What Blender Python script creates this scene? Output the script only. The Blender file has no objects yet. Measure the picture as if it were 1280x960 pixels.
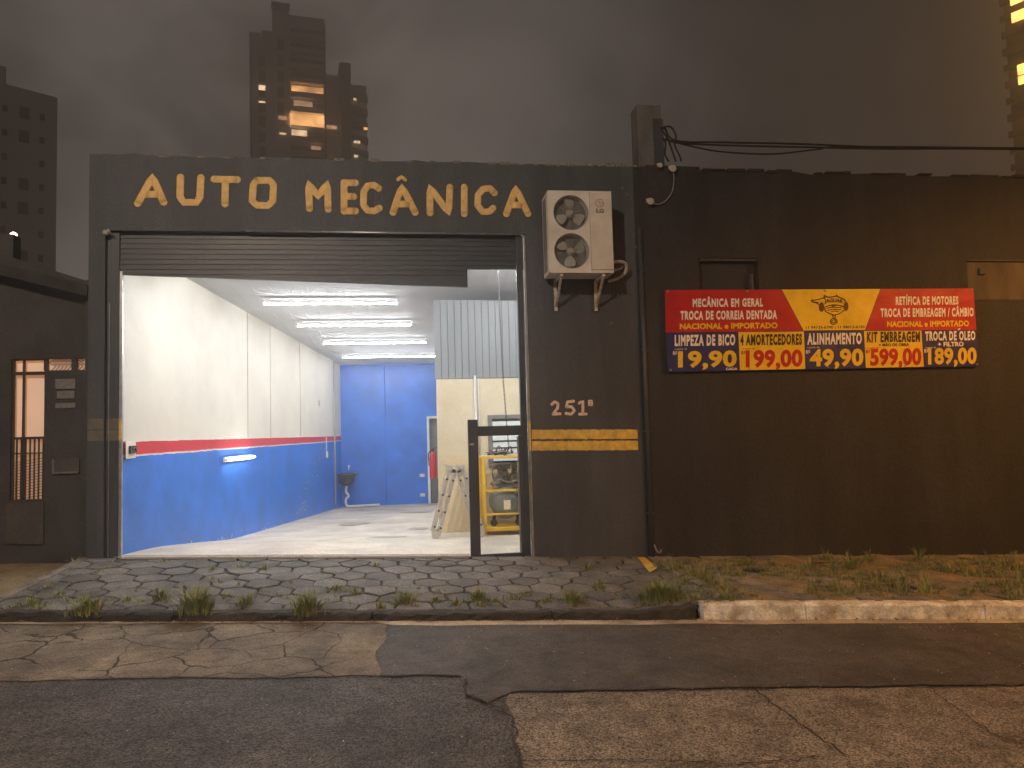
import bpy, bmesh, math, random
from math import sin, cos, tan, pi, radians, sqrt, atan2
from mathutils import Vector, Matrix, noise as mnoise

rnd = random.Random(7)
C = bpy.context.scene.collection
S = bpy.context.scene

# ------------------------------------------------------------------ camera, world, lamps, exposure
CAMZ = 1.61
YAW, PITCH, ROLL, FPX = radians(8.0), radians(3.5), radians(1.6), 900.0
_f = Vector((sin(YAW) * cos(PITCH), cos(YAW) * cos(PITCH), sin(PITCH)))
_r = Vector((cos(YAW), -sin(YAW), 0)); _u = _r.cross(_f)
_R = _r * cos(ROLL) - _u * sin(ROLL); _U = _u * cos(ROLL) + _r * sin(ROLL)
cam_d = bpy.data.cameras.new('camera'); cam = bpy.data.objects.new('camera', cam_d); C.objects.link(cam)
cam_d.sensor_width = 36; cam_d.sensor_fit = 'HORIZONTAL'; cam_d.lens = FPX / 1280 * 36
cam_d.clip_start = .05; cam_d.clip_end = 2500
M = Matrix.Identity(4)
for i in range(3):
    M[i][0], M[i][1], M[i][2] = _R[i], _U[i], -_f[i]
M[2][3] = CAMZ
cam.matrix_world = M
S.camera = cam

SKY_BASE, SKY_GLARE, SKY_EAST = (.036, .030, .026), (.140, .121, .106), (.010, .004, .001)
W = bpy.data.worlds.new('World'); S.world = W; W.use_nodes = True
nt = W.node_tree; nt.nodes.clear()
wo = nt.nodes.new('ShaderNodeOutputWorld'); bg = nt.nodes.new('ShaderNodeBackground')
tc = nt.nodes.new('ShaderNodeTexCoord'); sp = nt.nodes.new('ShaderNodeSeparateXYZ')
nt.links.new(tc.outputs['Generated'], sp.inputs[0])
# night sky: soft bank over the gateway, lens veil put into the sky colour, sodium brown to the east, near black elsewhere
def wnode(k, **kw):
    n = nt.nodes.new(k)
    for a, b in kw.items(): setattr(n, a, b)
    return n
def wmath(op, a, b):
    n = wnode('ShaderNodeMath', operation=op)
    for i, v in enumerate((a, b)):
        if isinstance(v, (int, float)): n.inputs[i].default_value = v
        else: nt.links.new(v, n.inputs[i])
    return n.outputs[0]
def wramp(src, a, b, c, d, smooth=True):
    n = wnode('ShaderNodeMapRange', interpolation_type='SMOOTHSTEP' if smooth else 'LINEAR')
    for i, v in enumerate((a, b, c, d)): n.inputs[i + 1].default_value = v
    nt.links.new(src, n.inputs[0]); return n.outputs[0]
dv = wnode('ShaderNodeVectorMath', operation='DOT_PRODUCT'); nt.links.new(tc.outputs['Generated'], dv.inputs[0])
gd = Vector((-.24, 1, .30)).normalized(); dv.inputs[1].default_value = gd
glare = wramp(dv.outputs['Value'], .74, .995, 0, 1)
wn = wnode('ShaderNodeTexNoise'); wn.inputs['Scale'].default_value = 4.6; wn.inputs['Detail'].default_value = 6; wn.inputs['Distortion'].default_value = .4
nt.links.new(tc.outputs['Generated'], wn.inputs['Vector'])
cloud = wramp(wn.outputs[0], .3, .7, .45, 1.4)
east = wramp(sp.outputs[0], .05, .75, 0, 1)
def wcol(fac, c):
    n = wnode('ShaderNodeVectorMath', operation='SCALE'); n.inputs[0].default_value = c; nt.links.new(fac, n.inputs[3]); return n.outputs[0]
def wadd(a, b):
    n = wnode('ShaderNodeVectorMath', operation='ADD'); nt.links.new(a, n.inputs[0]); nt.links.new(b, n.inputs[1]); return n.outputs[0]
base = wnode('ShaderNodeRGB'); base.outputs[0].default_value = (*SKY_BASE, 1)
tot = wadd(wadd(base.outputs[0], wcol(glare, SKY_GLARE)), wcol(east, SKY_EAST))
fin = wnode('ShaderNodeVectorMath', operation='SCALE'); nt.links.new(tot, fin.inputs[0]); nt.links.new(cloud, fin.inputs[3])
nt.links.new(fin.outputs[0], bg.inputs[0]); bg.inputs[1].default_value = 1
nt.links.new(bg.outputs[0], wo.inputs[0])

def lamp(name, loc, power, col, radius, kind='POINT'):
    l = bpy.data.lights.new(name, kind)
    if kind == 'SPOT': l.spot_size = radians(158); l.spot_blend = .35
    l.energy = power; l.color = col; l.shadow_soft_size = radius
    o = bpy.data.objects.new(name, l); C.objects.link(o); o.location = loc
    return o
LAMP_WARM = lamp('street_lamp_light', (-4.2, -1.6, 7.8), 2900, (1, .79, .60), .22)
LAMP_SODIUM = lamp('sodium_street_lamp_light', (13.0, 2.8, 7.2), 3500, (1, .42, .08), .22, 'SPOT')

S.view_settings.view_transform = 'Standard'; S.view_settings.look = 'None'
S.view_settings.exposure = 0; S.view_settings.gamma = 1
S.cycles.use_denoising = True
S.cycles.max_bounces = 8; S.cycles.diffuse_bounces = 4; S.cycles.glossy_bounces = 3
S.cycles.volume_bounces = 2; S.cycles.transparent_max_bounces = 8
S.cycles.sample_clamp_indirect = 6
HAZE_DENSITY, HAZE_G = .0062, .75

# ------------------------------------------------------------------ helpers
def at(px, py, Y):
    """photo point -> world point on the plane Y"""
    d = _R * ((px - 640) / FPX) - _U * ((py - 480) / FPX) + _f
    k = Y / d.y
    return Vector((d.x * k, Y, d.z * k + CAMZ))
SX = -.0475                                    # the street falls to the east
def on_plane(px, py, z0, cy=0., y0=9.4):
    d = _R * ((px - 640) / FPX) - _U * ((py - 480) / FPX) + _f
    k = (z0 - CAMZ - cy * y0) / (d.z - SX * d.x - cy * d.y)
    return Vector((d.x * k, d.y * k, d.z * k + CAMZ))
ROAD_Z = -.19
def road_pt(px, py): return on_plane(px, py, ROAD_Z)
def kerb_y(x): return 6.98 - .05 * x
def smooth(a, b, t):
    t = max(0, min(1, (t - a) / (b - a))); return t * t * (3 - 2 * t)
def walk_z(x, y):
    k = .045 + (.010 - .045) * smooth(2.1, 3.0, x)
    return SX * x - k * (9.4 - y)

def box(bm, x0, x1, y0, y1, z0, z1, mi=0):
    v = [bm.verts.new(p) for p in ((x0, y0, z0), (x1, y0, z0), (x1, y1, z0), (x0, y1, z0), (x0, y0, z1), (x1, y0, z1), (x1, y1, z1), (x0, y1, z1))]
    for q in ((3, 2, 1, 0), (4, 5, 6, 7), (0, 1, 5, 4), (1, 2, 6, 5), (2, 3, 7, 6), (3, 0, 4, 7)):
        f = bm.faces.new([v[i] for i in q]); f.material_index = mi
    return v
def prism(bm, pts, y0, y1, mi=0):
    """closed (x,z) outline, counter-clockwise seen from the street, extruded from y0 (front) to y1"""
    a = [bm.verts.new((p[0], y0, p[1])) for p in pts]; b = [bm.verts.new((p[0], y1, p[1])) for p in pts]
    n = len(pts)
    f = bm.faces.new(a); f.material_index = mi
    f = bm.faces.new(b[::-1]); f.material_index = mi
    for i in range(n):
        f = bm.faces.new((a[i], b[i], b[(i + 1) % n], a[(i + 1) % n])); f.material_index = mi
def beam(bm, p0, p1, w, t, up=(0, 0, 1), mi=0):
    p0 = Vector(p0); p1 = Vector(p1); d = (p1 - p0).normalized(); up = Vector(up)
    s = d.cross(up)
    if s.length < 1e-4: s = d.cross(Vector((0, 1, 0)))
    s.normalize(); u = s.cross(d)
    v = []
    for p in (p0, p1):
        for a, b in ((-1, -1), (1, -1), (1, 1), (-1, 1)): v.append(bm.verts.new(p + s * a * w / 2 + u * b * t / 2))
    for q in ((3, 2, 1, 0), (4, 5, 6, 7), (0, 1, 5, 4), (1, 2, 6, 5), (2, 3, 7, 6), (3, 0, 4, 7)):
        f = bm.faces.new([v[i] for i in q]); f.material_index = mi
def tube(bm, pts, r, seg=8, mi=0, r_end=None, cap=True):
    pts = [Vector(p) for p in pts]; n = len(pts); rings = []
    prev = None
    for i, p in enumerate(pts):
        d = (pts[min(i + 1, n - 1)] - pts[max(i - 1, 0)]).normalized()
        if prev is None:
            s = d.cross(Vector((0, 0, 1)))
            if s.length < 1e-3: s = d.cross(Vector((1, 0, 0)))
        else:
            s = prev - d * prev.dot(d)
        s.normalize(); prev = s; u = s.cross(d)
        rr = r if r_end is None else r + (r_end - r) * i / (n - 1)
        rings.append([bm.verts.new(p + (s * cos(2 * pi * k / seg) + u * sin(2 * pi * k / seg)) * rr) for k in range(seg)])
    for a, b in zip(rings, rings[1:]):
        for k in range(seg):
            f = bm.faces.new((a[k], b[k], b[(k + 1) % seg], a[(k + 1) % seg])); f.material_index = mi; f.smooth = True
    if cap:
        f = bm.faces.new(rings[0]); f.material_index = mi
        f = bm.faces.new(rings[-1][::-1]); f.material_index = mi
def ring(bm, c, R, r, seg=40, cs=5, mi=0, axis='y'):
    vs = []
    for i in range(seg):
        a = 2 * pi * i / seg; row = []
        for j in range(cs):
            b = 2 * pi * j / cs; rr = R + r * cos(b)
            p = (rr * cos(a), r * sin(b), rr * sin(a)) if axis == 'y' else (rr * cos(a), rr * sin(a), r * sin(b))
            row.append(bm.verts.new(Vector(c) + Vector(p)))
        vs.append(row)
    for i in range(seg):
        for j in range(cs):
            f = bm.faces.new((vs[i][j], vs[(i + 1) % seg][j], vs[(i + 1) % seg][(j + 1) % cs], vs[i][(j + 1) % cs])); f.smooth = True; f.material_index = mi
def lathe(bm, base, prof, axis=(0, 0, 1), seg=24, mi=0):
    ax = Vector(axis).normalized(); s = ax.cross(Vector((0, 0, 1)))
    if s.length < 1e-3: s = Vector((1, 0, 0))
    s.normalize(); u = ax.cross(s); rows = []
    for r, h in prof:
        rows.append([bm.verts.new(Vector(base) + ax * h + (s * cos(2 * pi * k / seg) + u * sin(2 * pi * k / seg)) * max(r, 1e-4)) for k in range(seg)])
    for a, b in zip(rows, rows[1:]):
        for k in range(seg):
            f = bm.faces.new((a[k], a[(k + 1) % seg], b[(k + 1) % seg], b[k])); f.smooth = True; f.material_index = mi
    f = bm.faces.new(rows[0][::-1]); f.material_index = mi
    f = bm.faces.new(rows[-1]); f.material_index = mi
def sag(p0, p1, drop, n=16, wob=0, seed=0):
    p0 = Vector(p0); p1 = Vector(p1); r_ = random.Random(seed); out = []
    for i in range(n + 1):
        t = i / n; p = p0.lerp(p1, t); p.z -= drop * 4 * t * (1 - t)
        if 0 < i < n: p += Vector((0, r_.uniform(-wob, wob), r_.uniform(-wob, wob)))
        out.append(p)
    return out
def catmull(pts, k=6):
    pts = [Vector(p) for p in pts]; out = []
    P = [pts[0]] + pts + [pts[-1]]
    for i in range(1, len(P) - 2):
        for j in range(k):
            t = j / k
            out.append(.5 * ((2 * P[i]) + (P[i + 1] - P[i - 1]) * t + (2 * P[i - 1] - 5 * P[i] + 4 * P[i + 1] - P[i + 2]) * t * t + (3 * P[i] - P[i - 1] - 3 * P[i + 1] + P[i + 2]) * t ** 3))
    out.append(pts[-1]); return out

def obj(name, bm, m, parent=None, bevel=0, recalc=True):
    me = bpy.data.meshes.new(name)
    if recalc: bmesh.ops.recalc_face_normals(bm, faces=bm.faces[:])
    bm.to_mesh(me); bm.free()
    for mm in (m if isinstance(m, (list, tuple)) else [m]): me.materials.append(mm)
    o = bpy.data.objects.new(name, me); C.objects.link(o)
    if parent is not None: attach(o, parent)
    if bevel:
        b = o.modifiers.new('edge', 'BEVEL'); b.width = bevel; b.segments = 2; b.limit_method = 'ANGLE'; b.angle_limit = radians(50)
    return o
def islands(bm):
    seen = set(); out = []
    for v in bm.verts:
        if v in seen: continue
        st = [v]; seen.add(v); fs = set()
        while st:
            a = st.pop()
            for f in a.link_faces:
                fs.add(f)
                for b in f.verts:
                    if b not in seen: seen.add(b); st.append(b)
        if fs: out.append(fs)
    return out
def each(name, bm, m, parent=None, bevel=0):
    """every loose piece of bm becomes a part of its own"""
    bmesh.ops.recalc_face_normals(bm, faces=bm.faces[:]); res = []
    for fs in islands(bm):
        b = bmesh.new(); mp = {}
        for f in fs:
            vv = []
            for v in f.verts:
                if v not in mp: mp[v] = b.verts.new(v.co)
                vv.append(mp[v])
            q = b.faces.new(vv); q.material_index = f.material_index; q.smooth = f.smooth
        res.append(obj(name, b, m, parent, bevel))
    bm.free(); return res
def world_loc(o):
    v = Vector(o.location)
    return v if o.parent is None else world_loc(o.parent) + Vector(o.location) - o.parent['_loc'] if False else v
def attach(o, parent):
    o.parent = parent
    if parent.type == 'EMPTY': o.matrix_parent_inverse = Matrix.Translation(-Vector(parent.location))
def tag(o, label=None, cat=None, group=None, kind=None):
    if label: o['label'] = label
    if cat: o['category'] = cat
    if group: o['group'] = group
    if kind: o['kind'] = kind
    return o
def thing(name, label, cat, loc, group=None):
    o = bpy.data.objects.new(name, None); C.objects.link(o); o.location = loc; o.empty_display_size = .2
    return tag(o, label, cat, group)
def struct(name, bm, m):
    return tag(obj(name, bm, m), kind='structure')

# ------------------------------------------------------------------ materials
def pmat(name, col, rough=.7, var=.18, scale=3., bump=.15, bscale=45., metal=0., col2=None, streak=0., fine=0., spec=.4, emit=None, island=0., runs=0.):
    m = bpy.data.materials.new(name); m.use_nodes = True; t = m.node_tree; N = t.nodes; L = t.links
    b = N['Principled BSDF']; b.inputs['Roughness'].default_value = rough; b.inputs['Metallic'].default_value = metal
    b.inputs['Specular IOR Level'].default_value = spec
    if emit:
        b.inputs['Emission Color'].default_value = (*emit[0], 1); b.inputs['Emission Strength'].default_value = emit[1]
    g = N.new('ShaderNodeNewGeometry')
    n1 = N.new('ShaderNodeTexNoise'); n1.inputs['Scale'].default_value = scale; n1.inputs['Detail'].default_value = 7; n1.inputs['Roughness'].default_value = .62
    mp = N.new('ShaderNodeMapping'); mp.inputs['Scale'].default_value = (1, 1, 1 if not streak else streak)
    L.new(g.outputs['Position'], mp.inputs[0]); L.new(mp.outputs[0], n1.inputs['Vector'])
    rp = N.new('ShaderNodeMapRange'); rp.inputs[1].default_value = .3; rp.inputs[2].default_value = .7
    L.new(n1.outputs[0], rp.inputs[0])
    mx = N.new('ShaderNodeMix'); mx.data_type = 'RGBA'
    c2 = col2 or tuple(c * (1 - 2 * var) for c in col)
    hi = tuple(min(.95, c * (1 + var)) for c in col)
    mx.inputs[6].default_value = (*c2, 1); mx.inputs[7].default_value = (*hi, 1)
    L.new(rp.outputs[0], mx.inputs[0])
    outc = mx.outputs[2]
    n2 = N.new('ShaderNodeTexNoise'); n2.inputs['Scale'].default_value = bscale; n2.inputs['Detail'].default_value = 4
    L.new(g.outputs['Position'], n2.inputs['Vector'])
    if fine:
        f2 = N.new('ShaderNodeMapRange'); f2.inputs[1].default_value = .35; f2.inputs[2].default_value = .65
        f2.inputs[3].default_value = 1 - fine; f2.inputs[4].default_value = 1 + fine
        L.new(n2.outputs[0], f2.inputs[0])
        vm = N.new('ShaderNodeVectorMath'); vm.operation = 'SCALE'; L.new(outc, vm.inputs[0]); L.new(f2.outputs[0], vm.inputs[3]); outc = vm.outputs[0]
    if runs:
        m3 = N.new('ShaderNodeMapping'); m3.inputs['Scale'].default_value = (2.1, 1, .22); L.new(g.outputs['Position'], m3.inputs[0])
        n8 = N.new('ShaderNodeTexNoise'); n8.inputs['Scale'].default_value = 1.6; n8.inputs['Detail'].default_value = 6; n8.inputs['Roughness'].default_value = .7; L.new(m3.outputs[0], n8.inputs['Vector'])
        r8 = N.new('ShaderNodeMapRange'); r8.inputs[1].default_value = .42; r8.inputs[2].default_value = .68; r8.inputs[3].default_value = 1 - runs * .4; r8.inputs[4].default_value = 1 + runs; L.new(n8.outputs[0], r8.inputs[0])
        v8 = N.new('ShaderNodeVectorMath'); v8.operation = 'SCALE'; L.new(outc, v8.inputs[0]); L.new(r8.outputs[0], v8.inputs[3]); outc = v8.outputs[0]
    if island:
        im = N.new('ShaderNodeMapRange'); im.inputs[3].default_value = 1 - island; im.inputs[4].default_value = 1 + island
        L.new(g.outputs['Random Per Island'], im.inputs[0])
        v2 = N.new('ShaderNodeVectorMath'); v2.operation = 'SCALE'; L.new(outc, v2.inputs[0]); L.new(im.outputs[0], v2.inputs[3]); outc = v2.outputs[0]
    L.new(outc, b.inputs['Base Color'])
    rr = N.new('ShaderNodeMapRange'); rr.inputs[3].default_value = max(.05, rough - .12); rr.inputs[4].default_value = min(1, rough + .12)
    L.new(n1.outputs[0], rr.inputs[0]); L.new(rr.outputs[0], b.inputs['Roughness'])
    if bump:
        bp = N.new('ShaderNodeBump'); bp.inputs['Strength'].default_value = bump; bp.inputs['Distance'].default_value = .02
        ad = N.new('ShaderNodeMath'); ad.operation = 'ADD'; L.new(n2.outputs[0], ad.inputs[0]); L.new(n1.outputs[0], ad.inputs[1])
        L.new(ad.outputs[0], bp.inputs['Height']); L.new(bp.outputs[0], b.inputs['Normal'])
    return m
def emat(name, col, strength):
    m = bpy.data.materials.new(name); m.use_nodes = True; N = m.node_tree.nodes; b = N['Principled BSDF']
    b.inputs['Base Color'].default_value = (.7, .7, .7, 1)
    b.inputs['Emission Color'].default_value = (*col, 1); b.inputs['Emission Strength'].default_value = strength
    return m
def ematn(name, col, strength, scale=2.5, lo=.35):
    """lit room seen through a window: uneven"""
    m = emat(name, col, strength); t = m.node_tree; N = t.nodes; L = t.links; b = N['Principled BSDF']
    g = N.new('ShaderNodeNewGeometry'); n = N.new('ShaderNodeTexNoise'); n.inputs['Scale'].default_value = scale; n.inputs['Detail'].default_value = 3
    L.new(g.outputs['Position'], n.inputs['Vector']); r = N.new('ShaderNodeMapRange'); r.inputs[1].default_value = .3; r.inputs[2].default_value = .7
    r.inputs[3].default_value = strength * lo; r.inputs[4].default_value = strength * 1.3
    L.new(n.outputs[0], r.inputs[0]); L.new(r.outputs[0], b.inputs['Emission Strength']); return m
def asphalt(name, col, agg=.5, bump=.6, scale=130., rough=.78, crack=None, stain=.25, light=None):
    """aggregate (voronoi stones), blotches, optional alligator cracks (scale, width)"""
    m = bpy.data.materials.new(name); m.use_nodes = True; t = m.node_tree; N = t.nodes; L = t.links
    b = N['Principled BSDF']; b.inputs['Roughness'].default_value = rough; b.inputs['Specular IOR Level'].default_value = .5
    g = N.new('ShaderNodeNewGeometry'); P = g.outputs['Position']
    v = N.new('ShaderNodeTexVoronoi'); v.inputs['Scale'].default_value = scale; L.new(P, v.inputs['Vector'])
    sx = N.new('ShaderNodeSeparateXYZ'); L.new(v.outputs['Color'], sx.inputs[0])
    r1 = N.new('ShaderNodeMapRange'); r1.inputs[3].default_value = 1 - agg; r1.inputs[4].default_value = 1 + agg * 1.1; L.new(sx.outputs[0], r1.inputs[0])
    n1 = N.new('ShaderNodeTexNoise'); n1.inputs['Scale'].default_value = 1.3; n1.inputs['Detail'].default_value = 8; n1.inputs['Roughness'].default_value = .65; L.new(P, n1.inputs['Vector'])
    r2 = N.new('ShaderNodeMapRange'); r2.inputs[1].default_value = .3; r2.inputs[2].default_value = .7; r2.inputs[3].default_value = 1 - stain; r2.inputs[4].default_value = 1 + stain; L.new(n1.outputs[0], r2.inputs[0])
    mu = N.new('ShaderNodeMath'); mu.operation = 'MULTIPLY'; L.new(r1.outputs[0], mu.inputs[0]); L.new(r2.outputs[0], mu.inputs[1])
    n7 = N.new('ShaderNodeTexNoise'); n7.inputs['Scale'].default_value = 4.5; n7.inputs['Detail'].default_value = 9; n7.inputs['Roughness'].default_value = .72; L.new(P, n7.inputs['Vector'])
    r7 = N.new('ShaderNodeMapRange'); r7.inputs[1].default_value = .36; r7.inputs[2].default_value = .58; r7.inputs[3].default_value = .55; r7.inputs[4].default_value = 1.1; L.new(n7.outputs[0], r7.inputs[0])
    mu7 = N.new('ShaderNodeMath'); mu7.operation = 'MULTIPLY'; L.new(mu.outputs[0], mu7.inputs[0]); L.new(r7.outputs[0], mu7.inputs[1])
    fac = mu7.outputs[0]
    hgt = N.new('ShaderNodeMath'); hgt.operation = 'SUBTRACT'; hgt.inputs[0].default_value = 1; L.new(v.outputs['Distance'], hgt.inputs[1])
    n3 = N.new('ShaderNodeTexNoise'); n3.inputs['Scale'].default_value = 14; n3.inputs['Detail'].default_value = 5; L.new(P, n3.inputs['Vector'])
    ad = N.new('ShaderNodeMath'); ad.operation = 'MULTIPLY_ADD'; L.new(n3.outputs[0], ad.inputs[0]); ad.inputs[1].default_value = 2.2; L.new(hgt.outputs[0], ad.inputs[2])
    H = ad.outputs[0]
    if crack:
        n4 = N.new('ShaderNodeTexNoise'); n4.inputs['Scale'].default_value = 3.2; n4.inputs['Detail'].default_value = 5; L.new(P, n4.inputs['Vector'])
        mxv = N.new('ShaderNodeMix'); mxv.data_type = 'VECTOR'; mxv.inputs[0].default_value = .16; L.new(P, mxv.inputs[4]); L.new(n4.outputs['Color'], mxv.inputs[5])
        vc = N.new('ShaderNodeTexVoronoi'); vc.feature = 'DISTANCE_TO_EDGE'; vc.inputs['Scale'].default_value = crack[0]; L.new(mxv.outputs[1], vc.inputs['Vector'])
        n5 = N.new('ShaderNodeTexNoise'); n5.inputs['Scale'].default_value = 1.7; L.new(P, n5.inputs['Vector'])
        rw = N.new('ShaderNodeMapRange'); rw.inputs[1].default_value = .35; rw.inputs[2].default_value = .65; rw.inputs[3].default_value = .0015; rw.inputs[4].default_value = crack[1]; L.new(n5.outputs[0], rw.inputs[0])
        lt = N.new('ShaderNodeMath'); lt.operation = 'DIVIDE'; L.new(vc.outputs['Distance'], lt.inputs[0]); L.new(rw.outputs[0], lt.inputs[1])
        cl = N.new('ShaderNodeMapRange'); cl.inputs[1].default_value = .5; cl.inputs[2].default_value = 1.2; cl.inputs[3].default_value = .16; cl.inputs[4].default_value = 1; L.new(lt.outputs[0], cl.inputs[0])
        m2 = N.new('ShaderNodeMath'); m2.operation = 'MULTIPLY'; L.new(fac, m2.inputs[0]); L.new(cl.outputs[0], m2.inputs[1]); fac = m2.outputs[0]
        h2 = N.new('ShaderNodeMath'); h2.operation = 'MULTIPLY_ADD'; L.new(cl.outputs[0], h2.inputs[0]); h2.inputs[1].default_value = 3; L.new(H, h2.inputs[2]); H = h2.outputs[0]
    base = N.new('ShaderNodeRGB'); base.outputs[0].default_value = (*col, 1); bc = base.outputs[0]
    if light:                                      # worn, polished paler areas
        n6 = N.new('ShaderNodeTexNoise'); n6.inputs['Scale'].default_value = 1.1; n6.inputs['Detail'].default_value = 6; L.new(P, n6.inputs['Vector'])
        r6 = N.new('ShaderNodeMapRange'); r6.inputs[1].default_value = .5; r6.inputs[2].default_value = .66; L.new(n6.outputs[0], r6.inputs[0])
        mc = N.new('ShaderNodeMix'); mc.data_type = 'RGBA'; L.new(r6.outputs[0], mc.inputs[0]); L.new(bc, mc.inputs[6]); mc.inputs[7].default_value = (*light, 1); bc = mc.outputs[2]
    vm = N.new('ShaderNodeVectorMath'); vm.operation = 'SCALE'; L.new(bc, vm.inputs[0]); L.new(fac, vm.inputs[3]); L.new(vm.outputs[0], b.inputs['Base Color'])
    bp = N.new('ShaderNodeBump'); bp.inputs['Strength'].default_value = bump; bp.inputs['Distance'].default_value = .012; L.new(H, bp.inputs['Height']); L.new(bp.outputs[0], b.inputs['Normal'])
    rr = N.new('ShaderNodeMapRange'); rr.inputs[3].default_value = rough - .18; rr.inputs[4].default_value = min(1, rough + .15); L.new(sx.outputs[1], rr.inputs[0]); L.new(rr.outputs[0], b.inputs['Roughness'])
    return m

K = {}
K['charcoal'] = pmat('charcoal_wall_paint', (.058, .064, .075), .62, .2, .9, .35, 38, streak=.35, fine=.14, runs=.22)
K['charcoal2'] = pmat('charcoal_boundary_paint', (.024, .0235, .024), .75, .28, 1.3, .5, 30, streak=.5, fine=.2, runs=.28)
K['charcoal_metal'] = pmat('charcoal_painted_steel', (.050, .056, .066), .45, .12, 4, .05, 60)
K['cap'] = pmat('bare_mortar', (.22, .20, .18), .9, .3, 9, .6, 40)
K['letter'] = pmat('ochre_lettering_paint', (.86, .54, .19), .6, .14, 14, .2, 60)
K['yellow_tile'] = pmat('yellow_stripe_paint', (.78, .53, .10), .55, .16, 12, .25, 70)
K['yellow_faded'] = pmat('faded_stripe_paint', (.15, .13, .10), .7, .2, 8, .2, 60)
K['number'] = pmat('pinkish_number_paint', (.82, .64, .52), .6, .15, 18, .2, 60)
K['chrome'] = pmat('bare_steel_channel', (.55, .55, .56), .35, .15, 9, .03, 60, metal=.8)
K['cream'] = pmat('cream_wall_paint', (.78, .745, .66), .7, .05, 1.4, .25, 55, fine=.03)
K['red'] = pmat('red_stripe_paint', (.62, .045, .06), .5, .08, 4, .15, 55)
K['white'] = pmat('white_paint', (.80, .79, .76), .5, .05, 3, .08, 50)
K['blue'] = pmat('blue_gloss_paint', (.042, .20, .74), .34, .12, 1.6, .22, 42, fine=.05, spec=.5)
K['ceiling'] = pmat('white_ceiling_lining', (.66, .68, .70), .92, .05, 1.2, 0, 30, spec=.08)
K['concrete'] = pmat('pale_shop_floor', (.66, .60, .50), .55, .10, 1.3, .25, 28, fine=.12, col2=(.42, .38, .32))
K['stain'] = pmat('faint_oil_stain', (.44, .40, .34), .5, .2, 5, .1, 40, fine=.2)
K['corrugated'] = pmat('grey_corrugated_sheet', (.30, .32, .325), .45, .08, 2, .03, 50, streak=.2)
K['groove'] = pmat('sheet_groove', (.16, .17, .18), .6, .1, 3, .05, 40)
K['plaster_cream'] = pmat('cream_plaster', (.68, .62, .48), .8, .07, 1.6, .35, 40, fine=.05, col2=(.60, .52, .36))
K['seam'] = pmat('grey_seam', (.46, .44, .40), .8, .1, 5, .05, 40)
K['dark'] = pmat('dark_hole', (.012, .012, .013), .9, .1, 4, .05, 40)
K['ac_case'] = pmat('off_white_casing', (.70, .66, .60), .45, .08, 3.5, .05, 60, col2=(.58, .52, .45))
K['ac_panel'] = pmat('off_white_service_panel', (.64, .57, .50), .45, .1, 3.0, .05, 60)
K['fan'] = pmat('grey_fan_plastic', (.42, .41, .39), .5, .1, 6, .03, 60)
K['recess'] = pmat('fan_recess_metal', (.13, .13, .13), .6, .25, 9, .05, 60, streak=.1)
K['wire'] = pmat('grille_wire', (.30, .29, .27), .5, .1, 9, .02, 60)
K['logo_pink'] = pmat('faded_red_emblem', (.45, .24, .20), .6, .1, 12, .02, 60)
K['logo_grey'] = pmat('dark_grey_print', (.12, .11, .11), .6, .1, 12, .02, 60)
K['bracket'] = pmat('galvanised_bracket', (.58, .55, .50), .5, .25, 14, .1, 60, col2=(.30, .17, .09))
K['hose'] = pmat('white_foam_hose', (.52, .50, .47), .8, .2, 20, .2, 70)
K['galv'] = pmat('dull_aluminium', (.60, .57, .50), .42, .1, 7, .04, 70, metal=.35)
K['rivet'] = pmat('dark_rivet', (.06, .055, .05), .5, .1, 9, .02, 60)
K['comp_tank'] = pmat('grey_green_tank_paint', (.16, .17, .145), .42, .18, 5, .05, 60)
K['comp_metal'] = pmat('cast_compressor_metal', (.20, .185, .15), .5, .3, 16, .1, 60, metal=.3)
K['rack'] = pmat('yellow_rack_paint', (.80, .50, .06), .45, .1, 6, .04, 60)
K['label'] = pmat('cream_label', (.75, .66, .45), .6, .1, 30, .02, 60)
K['rubber'] = pmat('black_rubber', (.020, .020, .021), .7, .1, 9, .05, 60)
K['ext_red'] = pmat('red_extinguisher_paint', (.60, .03, .04), .3, .08, 6, .02, 60)
K['steel'] = pmat('grey_steel_bowl', (.12, .125, .13), .35, .15, 8, .03, 60, metal=.7)
K['pvc'] = pmat('white_pvc', (.72, .72, .69), .4, .07, 6, .02, 60)
K['glass_frost'] = pmat('frosted_louvre_glass', (.62, .68, .70), .25, .08, 5, .02, 60)
K['alu_dark'] = pmat('grey_window_frame', (.22, .22, .22), .5, .1, 6, .03, 60)
K['post'] = pmat('weathered_concrete_post', (.13, .125, .12), .9, .25, 4, .5, 45, streak=.3, fine=.15)
K['cable'] = pmat('black_cable', (.020, .018, .017), .6, .1, 9, .02, 60)
K['cable_grey'] = pmat('grey_cable', (.24, .23, .22), .6, .1, 9, .02, 60)
K['jbox'] = pmat('dirty_white_insulator', (.50, .45, .38), .5, .2, 30, .05, 70)
K['neigh'] = pmat('dark_grey_house_render', (.050, .047, .045), .85, .2, 1.8, .4, 35, fine=.15)
K['neigh_trim'] = pmat('grey_brown_render', (.07, .065, .06), .85, .2, 2.5, .4, 35, fine=.15)
K['eave'] = pmat('dark_eave_tiles', (.035, .032, .030), .9, .3, 6, .3, 40)
K['iron'] = pmat('black_iron_bars', (.035, .033, .032), .5, .2, 9, .03, 60)
K['plaque'] = pmat('pale_plaque', (.16, .15, .14), .5, .3, 26, .05, 60, col2=(.12, .11, .10))
K['t_wall'] = pmat('tower_render', (.72, .68, .64), .85, .1, .08, 0, 2)
K['t_dark'] = pmat('tower_dark_band', (.16, .15, .145), .8, .1, .1, 0, 2)
K['t_glass'] = pmat('dark_window_glass', (.030, .032, .036), .25, .1, .1, 0, 2)
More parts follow.
